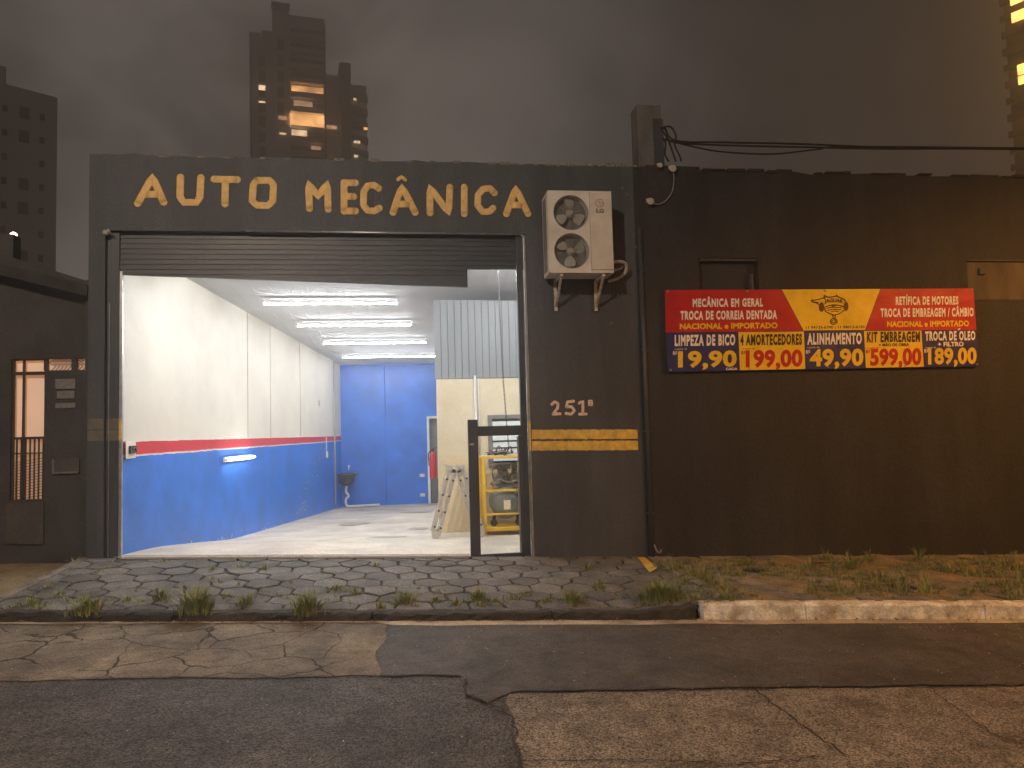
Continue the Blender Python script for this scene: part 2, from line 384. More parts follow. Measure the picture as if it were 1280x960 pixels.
K['t_pale'] = pmat('pale_tower_render', (.78, .70, .66), .85, .08, .06, 0, 2)
K['t_brown'] = pmat('brown_tower_render', (.085, .055, .035), .8, .1, .1, 0, 2)
K['lit_warm'] = ematn('lit_balcony_glow', (1, .47, .16), 2.6, .35)
K['lit_white'] = ematn('lit_window_glow', (1, .66, .38), 2.2, .5)
K['lit_yellow'] = ematn('lit_yellow_room', (1, .53, .13), 3.6, .6, .5)
K['lit_dim'] = ematn('dim_lit_room', (1, .55, .3), 1.0, .3)
K['lit_door'] = ematn('lit_hallway', (1, .42, .17), .32, 1.6, .75)
K['tube'] = emat('lit_led_tube', (.98, .99, 1), 135)
K['tube_front'] = emat('lit_led_tube_front', (.98, .99, 1), 310)
K['tube_wall'] = emat('lit_wall_tube', (1, .985, .95), 60)
K['sheet_soil'] = pmat('joint_soil', (.034, .030, .022), .95, .3, 6, .6, 60)
K['soil'] = pmat('dry_soil_verge', (.27, .20, .12), .95, .3, 3.5, .9, 50, fine=.35, col2=(.13, .11, .06))
K['paver'] = pmat('grey_paver_concrete', (.150, .145, .136), .85, .32, 2.6, .6, 60, fine=.42, island=.22)
K['paver_edge'] = pmat('pale_paver_concrete', (.21, .185, .155), .9, .3, 3, .6, 60, fine=.4, island=.22)
K['kerb_white'] = pmat('limewashed_kerb', (.80, .75, .67), .85, .3, 6, .5, 50, fine=.15, col2=(.30, .23, .16))
K['kerb_black'] = pmat('dark_kerb', (.045, .040, .034), .9, .3, 5, .6, 50, fine=.25)
K['gutter'] = pmat('concrete_gutter', (.46, .39, .30), .9, .3, 3, .6, 60, fine=.25, col2=(.22, .19, .15))
K['grass'] = pmat('weed_grass', (.22, .25, .075), .6, .3, 6, 0, 40, col2=(.13, .16, .045))
K['grass_dry'] = pmat('dry_grass', (.30, .26, .11), .7, .3, 6, 0, 40)
K['leaf'] = pmat('dead_leaves', (.17, .085, .035), .8, .3, 15, 0, 40)
K['asphalt'] = asphalt('coarse_asphalt', (.080, .072, .066), .95, 1., 95, .72, stain=.35)
K['asphalt_smooth'] = asphalt('smooth_asphalt_patch', (.088, .077, .066), .6, .7, 150, .72, stain=.42)
K['asphalt_pale'] = asphalt('pale_coarse_asphalt', (.23, .19, .145), .9, 1., 110, .8, stain=.25)
K['asphalt_cracked'] = asphalt('cracked_old_asphalt', (.21, .175, .135), .45, .8, 140, .85, crack=(2.1, .020), stain=.3, light=(.34, .275, .19))
K['crack'] = pmat('open_crack', (.04, .036, .032), .95, .2, 9, .2, 60)
K['b_red'] = pmat('banner_red', (.50, .012, .018), .38, .10, 3, .3, 5)
K['b_yellow'] = pmat('banner_yellow', (.88, .57, .025), .38, .10, 3, .3, 5)
K['b_navy'] = pmat('banner_navy', (.026, .030, .125), .38, .12, 3, .3, 5)
K['b_white'] = pmat('banner_white', (.90, .82, .76), .45, .05, 3, .0, 20)
K['b_black'] = pmat('banner_black', (.022, .018, .016), .45, .05, 3, .0, 20)
K['ground'] = pmat('city_ground', (.06, .05, .045), .95, .2, .05, 0, 2)

# ------------------------------------------------------------------ text
def text_mesh(body, bold=0.02, space=1.):
    cu = bpy.data.curves.new('lettering', 'FONT'); cu.body = body; cu.size = 1; cu.offset = bold; cu.resolution_u = 3; cu.space_character = space; cu.fill_mode = 'FRONT'
    o = bpy.data.objects.new('lettering', cu); C.objects.link(o)
    dg = bpy.context.evaluated_depsgraph_get(); dg.update()
    me = bpy.data.meshes.new_from_object(o.evaluated_get(dg))
    bpy.data.objects.remove(o); bpy.data.curves.remove(cu)
    vs = [v.co.copy() for v in me.vertices]; fs = [list(p.vertices) for p in me.polygons]
    bpy.data.meshes.remove(me); return vs, fs
_H = {}
def add_text(bm, body, x0, x1, zb, zt, Y, bold=.02, mi=0, space=1., mapf=None, italic=0.):
    """fills the width x0..x1; capitals run from zb (baseline) to zt"""
    vs, fs = text_mesh(body, bold, space)
    if bold not in _H:
        h = text_mesh('H', bold)[0]; _H[bold] = (min(v.y for v in h), max(v.y for v in h))
    b0, b1 = _H[bold]; a0 = min(v.x for v in vs); a1 = max(v.x for v in vs)
    nv = []
    for v in vs:
        x = x0 + (v.x - a0) / (a1 - a0) * (x1 - x0); z = zb + (v.y - b0) / (b1 - b0) * (zt - zb)
        x += italic * (z - zb)
        nv.append(bm.verts.new(mapf(x, z) if mapf else (x, Y, z)))
    for f in fs:
        try: q = bm.faces.new([nv[i] for i in f]); q.material_index = mi
        except ValueError: pass

# ------------------------------------------------------------------ ground, road, pavements
bm = bmesh.new()
v = [bm.verts.new((x, y, -.75 + SX * x)) for x, y in ((-420, -260), (420, -260), (420, 430), (-420, 430))]; bm.faces.new(v)
struct('ground', bm, K['ground'])

def sheet(name, pts, dz, m, jag=0., seed=0, n=6, zf=None):
    """irregular flat patch lying on the road plane; pts are world x,y"""
    r_ = random.Random(seed); out = []
    for (a, b) in zip(pts, pts[1:] + pts[:1]):
        k = max(1, int(n * (Vector(b) - Vector(a)).length))
        for i in range(k):
            t = i / k; x = a[0] + (b[0] - a[0]) * t; y = a[1] + (b[1] - a[1]) * t
            if i: x += r_.gauss(0, jag); y += r_.gauss(0, jag)
            out.append((x, y))
    bm = bmesh.new()
    vs = [bm.verts.new((x, y, (zf(x, y) if zf else ROAD_Z + SX * x) + dz)) for x, y in out]
    f = bm.faces.new(vs)
    if f.normal.z < 0: f.normal_flip()
    bmesh.ops.triangulate(bm, faces=[f])
    return struct(name, bm, m)
bm = bmesh.new()
xs = [-70, -30, -12, -6, -3, 0, 3, 6, 9, 12, 20, 40, 80]
ra = [bm.verts.new((x, -9, ROAD_Z + SX * x)) for x in xs]; rb = [bm.verts.new((x, kerb_y(x) + .06, ROAD_Z + SX * x)) for x in xs]
for i in range(len(xs) - 1): bm.faces.new((ra[i], ra[i + 1], rb[i + 1], rb[i]))
struct('road', bm, K['asphalt'])
def rp2(px, py): p = road_pt(px, py); return (p.x, p.y)
p1 = [(-9, kerb_y(-9) - .03), (rp2(482, 781)[0], kerb_y(-.3) - .05), rp2(482, 800), rp2(470, 815), rp2(474, 846), rp2(250, 848), rp2(0, 852), (-9, rp2(0, 852)[1] + .1)]
sheet('road_patch', p1, .006, K['asphalt_cracked'], .012, 1, 9)
p2 = [(rp2(486, 783)[0], kerb_y(-.3) - .05), (14, kerb_y(14) - .05), (14, 4.9), rp2(1280, 857), rp2(1000, 860), rp2(640, 866), rp2(610, 880), rp2(582, 868), rp2(577, 846), rp2(476, 846), rp2(474, 815), rp2(486, 800)]
sheet('road_patch', p2, .010, K['asphalt_smooth'], .010, 2, 9)
p3 = [rp2(636, 869), rp2(1000, 862), rp2(1280, 859), (14, 4.85), (14, 2.0), rp2(660, 1040), rp2(652, 960), rp2(640, 905)]
sheet('road_patch', p3, .006, K['asphalt_pale'], .012, 3, 9)
# concrete gutter strip
bm = bmesh.new(); prev = None; r_ = random.Random(5)
for i in range(150):
    x = -9 + i * .16; w = .11 + .05 * mnoise.noise((x * 1.7, 0, 3)) + (0.05 if x > -.3 else -.05)
    w = max(.012, w)
    a = bm.verts.new((x, kerb_y(x) + .05, ROAD_Z + SX * x + .014)); b = bm.verts.new((x, kerb_y(x) - w, ROAD_Z + SX * x + .0135))
    if prev: bm.faces.new((prev[1], b, a, prev[0]))
    prev = (a, b)
struct('gutter', bm, K['gutter'])
# open cracks as thin wandering strips
def crack(bm, pts, w, seed):
    r_ = random.Random(seed); P = []
    for a, b in zip(pts, pts[1:]):
        n = max(2, int((Vector(b) - Vector(a)).length / .045))
        for i in range(n): t = i / n; P.append((a[0] + (b[0] - a[0]) * t + r_.gauss(0, .011), a[1] + (b[1] - a[1]) * t + r_.gauss(0, .011)))
    P.append(pts[-1]); prev = None
    for i, (x, y) in enumerate(P):
        j = min(i + 1, len(P) - 1); k = max(i - 1, 0)
        d = Vector((P[j][0] - P[k][0], P[j][1] - P[k][1])); d.normalize(); nrm = Vector((-d.y, d.x))
        ww = .6 * w * r_.uniform(.35, 1.2) * (.3 if i in (0, len(P) - 1) else 1)
        z = ROAD_Z + SX * x + .0185
        a = bm.verts.new((x + nrm.x * ww / 2, y + nrm.y * ww / 2, z)); b = bm.verts.new((x - nrm.x * ww / 2, y - nrm.y * ww / 2, z))
        if prev: bm.faces.new((prev[0], a, b, prev[1]))
        prev = (a, b)
bm = bmesh.new()
crack(bm, [rp2(940, 860), rp2(965, 882), rp2(1010, 915), rp2(1030, 930), rp2(1058, 948)], .028, 1)
crack(bm, [rp2(580, 850), rp2(584, 870), rp2(612, 882), rp2(636, 893), rp2(645, 915), rp2(650, 960), rp2(660, 1000)], .035, 2)
crack(bm, [rp2(640, 956), rp2(760, 953), rp2(920, 957), rp2(1030, 950)], .02, 3)
crack(bm, [rp2(0, 851), rp2(200, 849), rp2(470, 847), rp2(575, 847)], .016, 4)
crack(bm, [rp2(636, 868), rp2(800, 863), rp2(1000, 861), rp2(1150, 859), rp2(1290, 857)], .014, 5)
crack(bm, [rp2(1160, 860), rp2(1210, 900), rp2(1250, 925), rp2(1290, 930)], .02, 6)
crack(bm, [rp2(612, 882), rp2(640, 875), rp2(665, 880)], .02, 8)
struct('road_crack', bm, K['crack'])

# pavement: hexagonal pavers, some tilted, open joints filled with soil
def clip(poly, ax, lim, keep_less):
    out = []
    for a, b in zip(poly, poly[1:] + poly[:1]):
        ia = (a[ax] <= lim) == keep_less; ib = (b[ax] <= lim) == keep_less
        if ia: out.append(a)
        if ia != ib:
            t = (lim - a[ax]) / (b[ax] - a[ax]); out.append((a[0] + (b[0] - a[0]) * t, a[1] + (b[1] - a[1]) * t))
    return out
def hexfield(x0, x1, y1, m, seed, gap, dz, skip=0., x_edge=None):
    bm = bmesh.new(); r_ = random.Random(seed); a = .205; dx = a * sqrt(3); dy = a * 1.5
    def jit(x, y):
        k = (round(x * 50), round(y * 50)); q = random.Random(hash(k) & 0xffffff)
        return (x + q.gauss(0, .015), y + q.gauss(0, .015))
    for j in range(-1, 15):
        for i in range(-2, int((x1 - x0) / dx) + 3):
            cx = x0 + i * dx + (dx / 2 if j % 2 else 0); cy = 6.6 + j * dy
            if r_.random() < skip: continue
            P = [jit(cx + a * sin(k * pi / 3), cy + a * cos(k * pi / 3)) for k in range(6)][::-1]
            P = clip(P, 0, x1, True) if len(P) > 2 else P
            P = clip(P, 0, x0, False) if len(P) > 2 else P
            P = clip(P, 1, y1, True) if len(P) > 2 else P
            ky = kerb_y(cx) + .10
            P = clip(P, 1, ky, False) if len(P) > 2 else P
            if len(P) < 3: continue
            mx = sum(p[0] for p in P) / len(P); my = sum(p[1] for p in P) / len(P)
            g = gap * r_.uniform(.6, 1.5)
            tx, ty, tz = r_.gauss(0, .010), r_.gauss(0, .012), r_.gauss(0, .003)
            Q = []
            for p in P:
                d = Vector((p[0] - mx, p[1] - my)); L = d.length
                if L < .03: continue
                q = d * max(.3, (L - g) / L); Q.append((mx + q.x, my + q.y))
            if len(Q) < 3: continue
            # split the edge into small chipped steps
            R_ = []
            for p, q in zip(Q, Q[1:] + Q[:1]):
                R_.append(p); R_.append(((p[0] + q[0]) / 2 + r_.gauss(0, .006), (p[1] + q[1]) / 2 + r_.gauss(0, .006)))
            top = []; low = []; inn = []
            for (x, y) in R_:
                z = walk_z(x, y) + dz + tz + tx * (x - mx) + ty * (y - my)
                low.append(bm.verts.new((x, y, z - .06))); top.append(bm.verts.new((x, y, z - .006)))
                inn.append(bm.verts.new((mx + (x - mx) * .955, my + (y - my) * .955, z)))
            n = len(R_); bm.faces.new(inn)
            for k in range(n):
                bm.faces.new((top[k], top[(k + 1) % n], inn[(k + 1) % n], inn[k]))
                bm.faces.new((low[k], low[(k + 1) % n], top[(k + 1) % n], top[k]))
    return bm
def walk_sheet(x0, x1, y1, dz, nx=60, ny=10, lump=.0):
    bm = bmesh.new(); g = []
    for i in range(nx + 1):
        x = x0 + (x1 - x0) * i / nx; row = []
        for j in range(ny + 1):
            ya = kerb_y(x) + .09; y = ya + (y1 - ya) * j / ny
            row.append(bm.verts.new((x, y, walk_z(x, y) + dz + lump * mnoise.noise((x * 2.3, y * 2.3, 0)))))
        g.append(row)
    for i in range(nx):
        for j in range(ny): bm.faces.new((g[i][j], g[i + 1][j], g[i + 1][j + 1], g[i][j + 1]))
    return bm
XL = -3.92
struct('pavement_base', walk_sheet(XL, 14, 9.6, -.022, 90, 12, .010), K['sheet_soil'])
struct('pavement', hexfield(XL, 3.05, 9.42, K['paver'], 3, .014, .0), K['paver'])
struct('pavement', hexfield(3.07, 13.5, 9.47, K['paver_edge'], 4, .014, -.004, .12), K['paver_edge'])
struct('verge', walk_sheet(3.3, 13.5, 9.47, -.012, 200, 30, .05), K['soil'])
# neighbour's pavement, a step lower
bm = bmesh.new()
x0, x1 = -12, XL - .05
v = [bm.verts.new(p) for p in ((x0, kerb_y(x0) + .09, SX * x0 - .17), (x1, kerb_y(x1) + .09, SX * x1 - .19), (x1, 9.7, SX * x1 - .09), (x0, 9.7, SX * x0 - .09))]; bm.faces.new(v)
struct('neighbour_pavement', bm, K['soil'])
bm = bmesh.new()
for i in range(6):
    y0 = 7.28 + i * .36; y1 = y0 + .352
    v = []
    for x, dz in ((XL - .06, 0), (XL + .03, 0)):
        pass
    a = [(XL - .06, y0), (XL + .04, y0), (XL + .04, y1), (XL - .06, y1)]
    top = [bm.verts.new((x, y, walk_z(x, y) + .012)) for x, y in a]; low = [bm.verts.new((x, y, walk_z(x, y) - .3)) for x, y in a]
    bm.faces.new(top)
    for k in range(4): bm.faces.new((low[k], low[(k + 1) % 4], top[(k + 1) % 4], top[k]))
struct('pavement_edging', bm, K['paver_edge'])
# kerbs
def kerb(x0, x1, top, m, seed, w=.13, chip=.006):
    bm = bmesh.new(); r_ = random.Random(seed); n = max(2, int((x1 - x0) / .07)); rows = []
    for i in range(n + 1):
        x = x0 + (x1 - x0) * i / n; y = kerb_y(x); zt = top(x); zb = ROAD_Z + SX * x - .1
        c = lambda: r_.gauss(0, chip)
        rows.append([bm.verts.new(p) for p in ((x, y - .012, zb), (x, y - .006 + c(), zb + .13), (x, y + c(), zt - .022 + c()), (x, y + .02 + c(), zt - .002 + c() * .6), (x, y + w, zt + c() * .3), (x, y + w, zb))])
    for a, b in zip(rows, rows[1:]):
        for k in range(5): bm.faces.new((a[k], b[k], b[k + 1], a[k + 1]))
    bm.faces.new(rows[0]); bm.faces.new(rows[-1][::-1])
    return struct('kerb', bm, m)
kx = [-8.5, -6.2, -4.0, -2.2, -.4, 1.3, 2.72]
for i in range(len(kx) - 1):
    kerb(kx[i] + .008, kx[i + 1] - .008, lambda x: walk_z(x, kerb_y(x)) + .004 if x > XL else ROAD_Z + SX * x + .07, K['kerb_black'], 20 + i, .14, .009)
kw = [2.78, rp2(1008, 776)[0], rp2(1232, 775)[0], 7.6, 9.4, 11.2, 13.0]
for i in range(len(kw) - 1):
    kerb(kw[i] + .006, kw[i + 1] - .006, lambda x: ROAD_Z + SX * x + .165, K['kerb_white'], 40 + i, .14, .005)
# yellow paint on the pavement beside the conduit
bm = bmesh.new()
a = [on_plane(px, py, 0.012, .02) for px, py in ((797, 697), (806, 697), (822, 711), (812, 716))]
q = bm.faces.new([bm.verts.new((p.x, p.y, walk_z(p.x, p.y) + .014)) for p in a])
if q.normal.z < 0: q.normal_flip()
struct('painted_mark', bm, K['yellow_tile'])

# ------------------------------------------------------------------ the workshop
FY = 9.4
bld = thing('workshop_building', 'charcoal painted workshop with a wide open gateway and bright blue and cream interior', 'building', (-1, FY, 0))
XJL, XJR = -3.53, 1.43         # clear opening
# street front: one mesh of piers, beam and parapet
bm = bmesh.new()
def skirt(x): return SX * x - .35
topL, topR = 5.16, 5.17
LINT = 4.20
# parapet outline with a slightly worn top edge
r_ = random.Random(11)
top = [(3.085, topR)]
n = 40
for i in range(1, n): x = 3.085 - (3.085 + 3.91) * i / n; top.append((x, 5.165 + r_.gauss(0, .007)))
top.append((-3.91, topL))
prism(bm, [(-3.91, LINT), (3.085, LINT)] + top, FY, FY + .24)
prism(bm, [(-3.91, skirt(-3.91)), (-3.72, skirt(-3.72)), (-3.72, LINT), (-3.91, LINT)], FY + .002, FY + .238)
prism(bm, [(1.56, skirt(1.56)), (3.085, skirt(3.06)), (3.085, LINT), (1.56, LINT)], FY + .002, FY + .238)
obj('facade_wall', bm, K['charcoal'], bld)
# broken mortar capping
bm = bmesh.new()
for i in range(46):
    if r_.random() < .55: continue
    x = -3.88 + i * .155; w = r_.uniform(.05, .15)
    box(bm, x, x + w, FY - .004, FY + .1, 5.150 + r_.uniform(-.008, .004), 5.172 + r_.uniform(.0, .018))
for i in range(6):
    x = 2.45 + i * .13; box(bm, x, x + r_.uniform(.05, .13), FY - .006, FY + .12, 5.155, 5.185 + r_.uniform(0, .025))
each('parapet_capping', bm, K['cap'], bld, .006)
# lit lip under the beam, its bright edge put in as a pale tube
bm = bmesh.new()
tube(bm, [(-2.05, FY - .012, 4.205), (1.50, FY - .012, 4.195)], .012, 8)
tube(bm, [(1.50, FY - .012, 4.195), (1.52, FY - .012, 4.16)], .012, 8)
obj('lit_lip', bm, K['chrome'], bld)
# raised gate: ribbed panel, lower edge out of level, notch for the wicket
bm = bmesh.new()
gy = FY + .10
gb = lambda x: 3.665 + (x - XJL) * (-.16 / 4.30)
zs = [4.205 - k * .0655 for k in range(9)]
prism(bm, [(-3.60, gb(-3.60)), (.775, gb(.775)), (.775, 3.75), (1.60, 3.75), (1.60, 4.30), (-3.60, 4.30)], gy, gy + .05)
for z in zs:
    x1 = 1.58 if z > 3.80 else .765
    if z < gb(-2.0) + .04: x1 = -3.55 + max(.2, (3.665 - z) / .16 * 4.3) if z < 3.6 else -2
    beam(bm, (-3.58, gy - .006, z), (x1, gy - .006, z), .014, .030, (0, 0, 1))
obj('raised_gate', bm, K['charcoal_metal'], bld)
bm = bmesh.new(); box(bm, -3.55, .78, gy + .052, gy + .09, 3.52, 3.60); 
# gate posts and channel
bm = bmesh.new()
prism(bm, [(-3.715, skirt(-3.7)), (-3.575, skirt(-3.58)), (-3.575, LINT), (-3.715, LINT)], FY + .06, FY + .2)
prism(bm, [(1.432, SX * 1.43 - .1), (1.515, SX * 1.5 - .1), (1.515, LINT), (1.432, LINT)], FY + .03, FY + .12)
each('gate_post', bm, K['charcoal_metal'], bld, .004)
bm = bmesh.new()
prism(bm, [(-3.570, skirt(-3.57)), (-3.535, skirt(-3.53)), (-3.535, 3.70), (-3.570, 3.70)], FY + .055, FY + .1)
prism(bm, [(-3.688, SX * -3.7), (-3.680, SX * -3.7), (-3.680, 3.3), (-3.688, 3.3)], FY + .045, FY + .058)
prism(bm, [(1.522, SX * 1.5 - .05), (1.552, SX * 1.5 - .05), (1.552, LINT - .02), (1.522, LINT - .02)], FY - .018, FY + .05)
each('gate_channel', bm, K['chrome'], bld, .003)
# wicket gate (the pedestrian frame standing in the opening)
wk = obj('wicket_gate', (lambda b: (box(b, .725, .855, FY + .01, FY + .075, SX * .8 - .03, 1.735), box(b, .856, 1.431, FY + .012, FY + .073, 1.515, 1.645),
        box(b, .856, 1.431, FY + .02, FY + .07, SX * 1.1 - .01, SX * 1.1 + .035), box(b, 1.395, 1.4315, FY + .02, FY + .07, SX * 1.4 + .0, 1.514), b)[-1])(bmesh.new()), K['charcoal_metal'], bld, .004)
bm = bmesh.new(); box(bm, .745, .80, FY + .002, FY + .011, 1.40, 1.425); box(bm, 1.372, 1.394, FY + .03, FY + .06, SX * 1.4 + .05, 1.50)
obj('latch', bm, K['chrome'], wk, .002)
# hook at the top left of the gate
bm = bmesh.new(); lathe(bm, (-3.70, FY + .0, 4.16), [(.02, 0), (.035, .03), (.03, .06), (.01, .075)], (0, -1, 0), 12); tube(bm, [(-3.70, FY - .05, 4.16), (-3.66, FY - .06, 4.19), (-3.64, FY - .05, 4.15)], .012, 6)
obj('insulator', bm, K['jbox'], bld)
# painted stripes
def tiles(bm, x0, x1, z0, z1, y, w=.028):
    n = int((x1 - x0) / w); zj = random.Random(3)
    for i in range(n):
        a = x0 + (x1 - x0) * i / n; b = x0 + (x1 - x0) * (i + 1) / n
        box(bm, a, b - .003, y - .006 - zj.uniform(0, .003), y + .001, z0 + zj.gauss(0, .003), z1 + zj.gauss(0, .003))
sy = lambda x: 1.583 + (x - 1.51) * -.027
for a, b in ((0, -.125), (-.15, -.275)):
    bm = bmesh.new(); n = 54
    zj = random.Random(3)
    for i in range(n):
        x = 1.565 + (3.01 - 1.565) * i / n; x2 = 1.565 + (3.01 - 1.565) * (i + 1) / n
        box(bm, x, x2 - .0025, FY - .005 - zj.uniform(0, .003), FY + .003, sy(x) + b + zj.gauss(0, .002), sy(x) + a + zj.gauss(0, .002))
    obj('painted_stripe', bm, K['yellow_tile'], bld)
bm = bmesh.new(); box(bm, 1.524, 1.551, FY - .024, FY - .0185, 1.30, 1.70); box(bm, -3.568, -3.537, FY + .047, FY + .0545, 1.595, 1.86)
each('painted_stripe', bm, K['yellow_tile'], bld)
bm = bmesh.new()
for z0, z1 in ((1.735, 1.865), (1.595, 1.720)):
    box(bm, -3.905, -3.725, FY - .004, FY + .003, z0, z1); box(bm, -3.712, -3.58, FY + .056, FY + .061, z0, z1)
each('painted_stripe', bm, K['yellow_faded'], bld)

# hand-painted sign: rounded brush strokes, traced letter by letter
def stroke_obj(name, strokes, toP, width, Y, m, parent):
    bm = bmesh.new(); r_ = random.Random(2)
    for s in strokes:
        w = width; pts = s
        if isinstance(s, tuple): pts, w = s
        P = [toP(*p) for p in pts]
        Q = []
        for a, b in zip(P, P[1:]):
            n = max(2, int((b - a).length / .06))
            for i in range(n): Q.append(a.lerp(b, i / n))
        Q.append(P[-1])
        b2 = bmesh.new(); tube(b2, Q, w / 2, 12)
        for e_ in (Q[0], Q[-1]): bmesh.ops.create_uvsphere(b2, u_segments=12, v_segments=8, radius=w / 2, matrix=Matrix.Translation(e_))
        for vv in b2.verts: vv.co.y = Y + (vv.co.y - Y) * .09
        tmp = bpy.data.meshes.new('t'); b2.to_mesh(tmp); b2.free(); bm.from_mesh(tmp); bpy.data.meshes.remove(tmp)
    for f in bm.faces: f.smooth = True
    return obj(name, bm, m, parent)
c1 = lambda x, y: at(100 + x * .296875, 180 + y * .296875, FY)
c2 = lambda x, y: at(440 + x * .296875, 180 + y * .296875, FY)
LW_ = .092
obj_letters = [
    [[(243, 250), (274, 195), (305, 138), (330, 195), (352, 245)], [(278, 212), (332, 212)]],
    [[(423, 140), (421, 222), (436, 246), (492, 246), (505, 222), (509, 142)]],
    [[(565, 148), (662, 150)], [(612, 152), (611, 252)]],
    [[(745, 153), (798, 153), (815, 172), (812, 240), (792, 260), (745, 258), (725, 240), (730, 172), (745, 153)]],
    [[(967, 272), (962, 165), (1003, 222), (1042, 165), (1045, 275)]],
    [[(1112, 162), (1112, 283)], [(1114, 164), (1160, 164)], [(1114, 221), (1152, 221)], [(1114, 282), (1160, 282)]],
]
for L in obj_letters:
    stroke_obj('painted_letter', L, c1, LW_, FY, K['letter'], bld)
obj_letters2 = [
    [[(112, 186), (92, 173), (66, 176), (50, 200), (48, 255), (65, 280), (94, 283), (115, 270)]],
    [[(173, 288), (190, 235), (210, 180), (240, 235), (266, 288)], [(192, 253), (244, 253)], ([(194, 149), (208, 138), (224, 150)], .05)],
    [[(329, 290), (328, 182), (408, 290), (412, 182)]],
    [[(473, 182), (473, 294)]],
    [[(600, 206), (580, 186), (551, 190), (531, 215), (529, 258), (551, 286), (580, 284), (594, 270)]],
    [[(650, 294), (670, 240), (690, 186), (716, 240), (741, 293)], [(670, 257), (718, 257)]],
]
for L in obj_letters2:
    stroke_obj('painted_letter', L, c2, LW_, FY, K['letter'], bld)
c3 = lambda x, y: at(660 + x * .25, 480 + y * .25, FY)
stroke_obj('house_number', [[(120, 102), (133, 89), (150, 98), (148, 120), (126, 150)], [(126, 151), (160, 149)], [(228, 86), (197, 90), (192, 114)], [(192, 114), (218, 114), (232, 133), (216, 151), (190, 147)],
    [(256, 96), (274, 84), (274, 150)], [(258, 151), (291, 150)]], c3, .040, FY, K['number'], bld)
stroke_obj('house_number', [[(304, 83), (304, 106)], [(304, 83), (320, 83), (322, 92), (306, 94)], [(306, 94), (323, 97), (320, 106), (304, 106)]], c3, .020, FY, K['number'], bld)

# interior shell
LX = lambda y: -3.60 + (y - FY) * (1.60 / 11.6)          # the left wall runs in at a slant
YB = 21.0
CEIL = lambda y: 4.10 - (y - 9.6) * .049
def floor_z(x, y):
    a = SX * x; b = -.03 - .040 * (y - FY)
    return a + (b - a) * smooth(9.3, 13.5, y)
bm = bmesh.new(); ny, nx = 40, 14; g = []
for j in range(ny + 1):
    y = FY + .02 + (YB - FY) * j / ny; row = []
    for i in range(nx + 1):
        xa, xb = LX(y) - .02, 5.2; x = xa + (xb - xa) * i / nx
        row.append(bm.verts.new((x, y, floor_z(x, y) + .012 + .006 * mnoise.noise((x * 1.2, y * 1.2, 5)))))
    g.append(row)
for j in range(ny):
    for i in range(nx): bm.faces.new((g[j][i], g[j][i + 1], g[j + 1][i + 1], g[j + 1][i]))
for f in bm.faces: f.smooth = True
obj('shop_floor', bm, K['concrete'], bld)
for sx_, sy_, sa, sb, sd in ((-.9, 19.0, .9, .16, 1), (.0, 17.6, .5, .25, 2), (-1.2, 15.2, .35, .5, 3), (.1, 13.4, .22, .3, 4), (-1.6, 20.2, .8, .12, 5), (-.4, 11.6, .3, .22, 6)):
    bm = bmesh.new(); r_ = random.Random(sd); n = 22
    vs = [bm.verts.new((sx_ + sa * cos(2 * pi * i / n) * r_.uniform(.55, 1.1), sy_ + sb * sin(2 * pi * i / n) * r_.uniform(.55, 1.1), 0)) for i in range(n)]
    for v_ in vs: v_.co.z = floor_z(v_.co.x, v_.co.y) + .021
    bm.faces.new(vs); obj('oil_stain', bm, K['stain'], bld)
# left wall: four painted bands, brush-edged
bm = bmesh.new(); n = 160; r_ = random.Random(9); cols = []
for i in range(n + 1):
    y = FY + .11 + (YB - FY - .1) * i / n; x = LX(y); t = (y - FY) / (YB - FY)
    zr1 = 1.575 - .06 * t + r_.gauss(0, .003); zr0 = 1.405 - .010 * t + .004 * mnoise.noise((y * 2, 0, 0)) + r_.gauss(0, .0025); zw = zr0 - .022 + r_.gauss(0, .003)
    cols.append([bm.verts.new((x + .006 * mnoise.noise((y * .8, z, 2)), y, z)) for z in (floor_z(x, y) - .1, zw, zr0, zr1, CEIL(y) + .05)])
for a, b in zip(cols, cols[1:]):
    for k in range(4): f = bm.faces.new((a[k], b[k], b[k + 1], a[k + 1])); f.material_index = k; f.smooth = True
lw = obj('left_wall', bm, [K['blue'], K['white'], K['red'], K['cream']], bld, recalc=False)
# outer skin so the wall has a thickness
bm = bmesh.new()
v = [bm.verts.new(p) for p in ((LX(FY + .25) - .03, FY + .25, -.5), (LX(YB) - .03, YB, -.8), (LX(YB) - .2, YB + .2, -.8), (LX(FY + .25) - .25, FY + .25, -.5))]
w = [bm.verts.new((p.co.x, p.co.y, 5.1)) for p in v]
for k in range(4): bm.faces.new((v[k], v[(k + 1) % 4], w[(k + 1) % 4], w[k]))
bm.faces.new(w)
obj('outer_side_wall', bm, K['cap'], bld)
# panel seams and conduits on the left wall
def on_left(y, z, off=.0): return Vector((LX(y) + off, y, z))
bm = bmesh.new()
for y in (13.82, 15.06, 17.1): tube(bm, [on_left(y, 1.56, .004), on_left(y, CEIL(y), .004)], .007, 6)
tube(bm, [on_left(20.2, -.3, .02), on_left(20.2, CEIL(20.2), .02)], .022, 8)
each('seam', bm, K['seam'], bld)
bm = bmesh.new(); tube(bm, [on_left(19.35, 1.54, .012), on_left(19.35, 1.12, .012)], .014, 6)
obj('wall_conduit', bm, K['pvc'], bld); bm = bmesh.new()
p = on_left(19.35, 1.05); box(bm, p.x + .002, p.x + .05, p.y - .06, p.y + .06, p.z - .08, p.z + .08)
p = on_left(18.7, 2.36); box(bm, p.x + .002, p.x + .03, p.y - .05, p.y + .05, p.z - .06, p.z + .08)
each('switch_box', bm, K['pvc'], bld, .004)
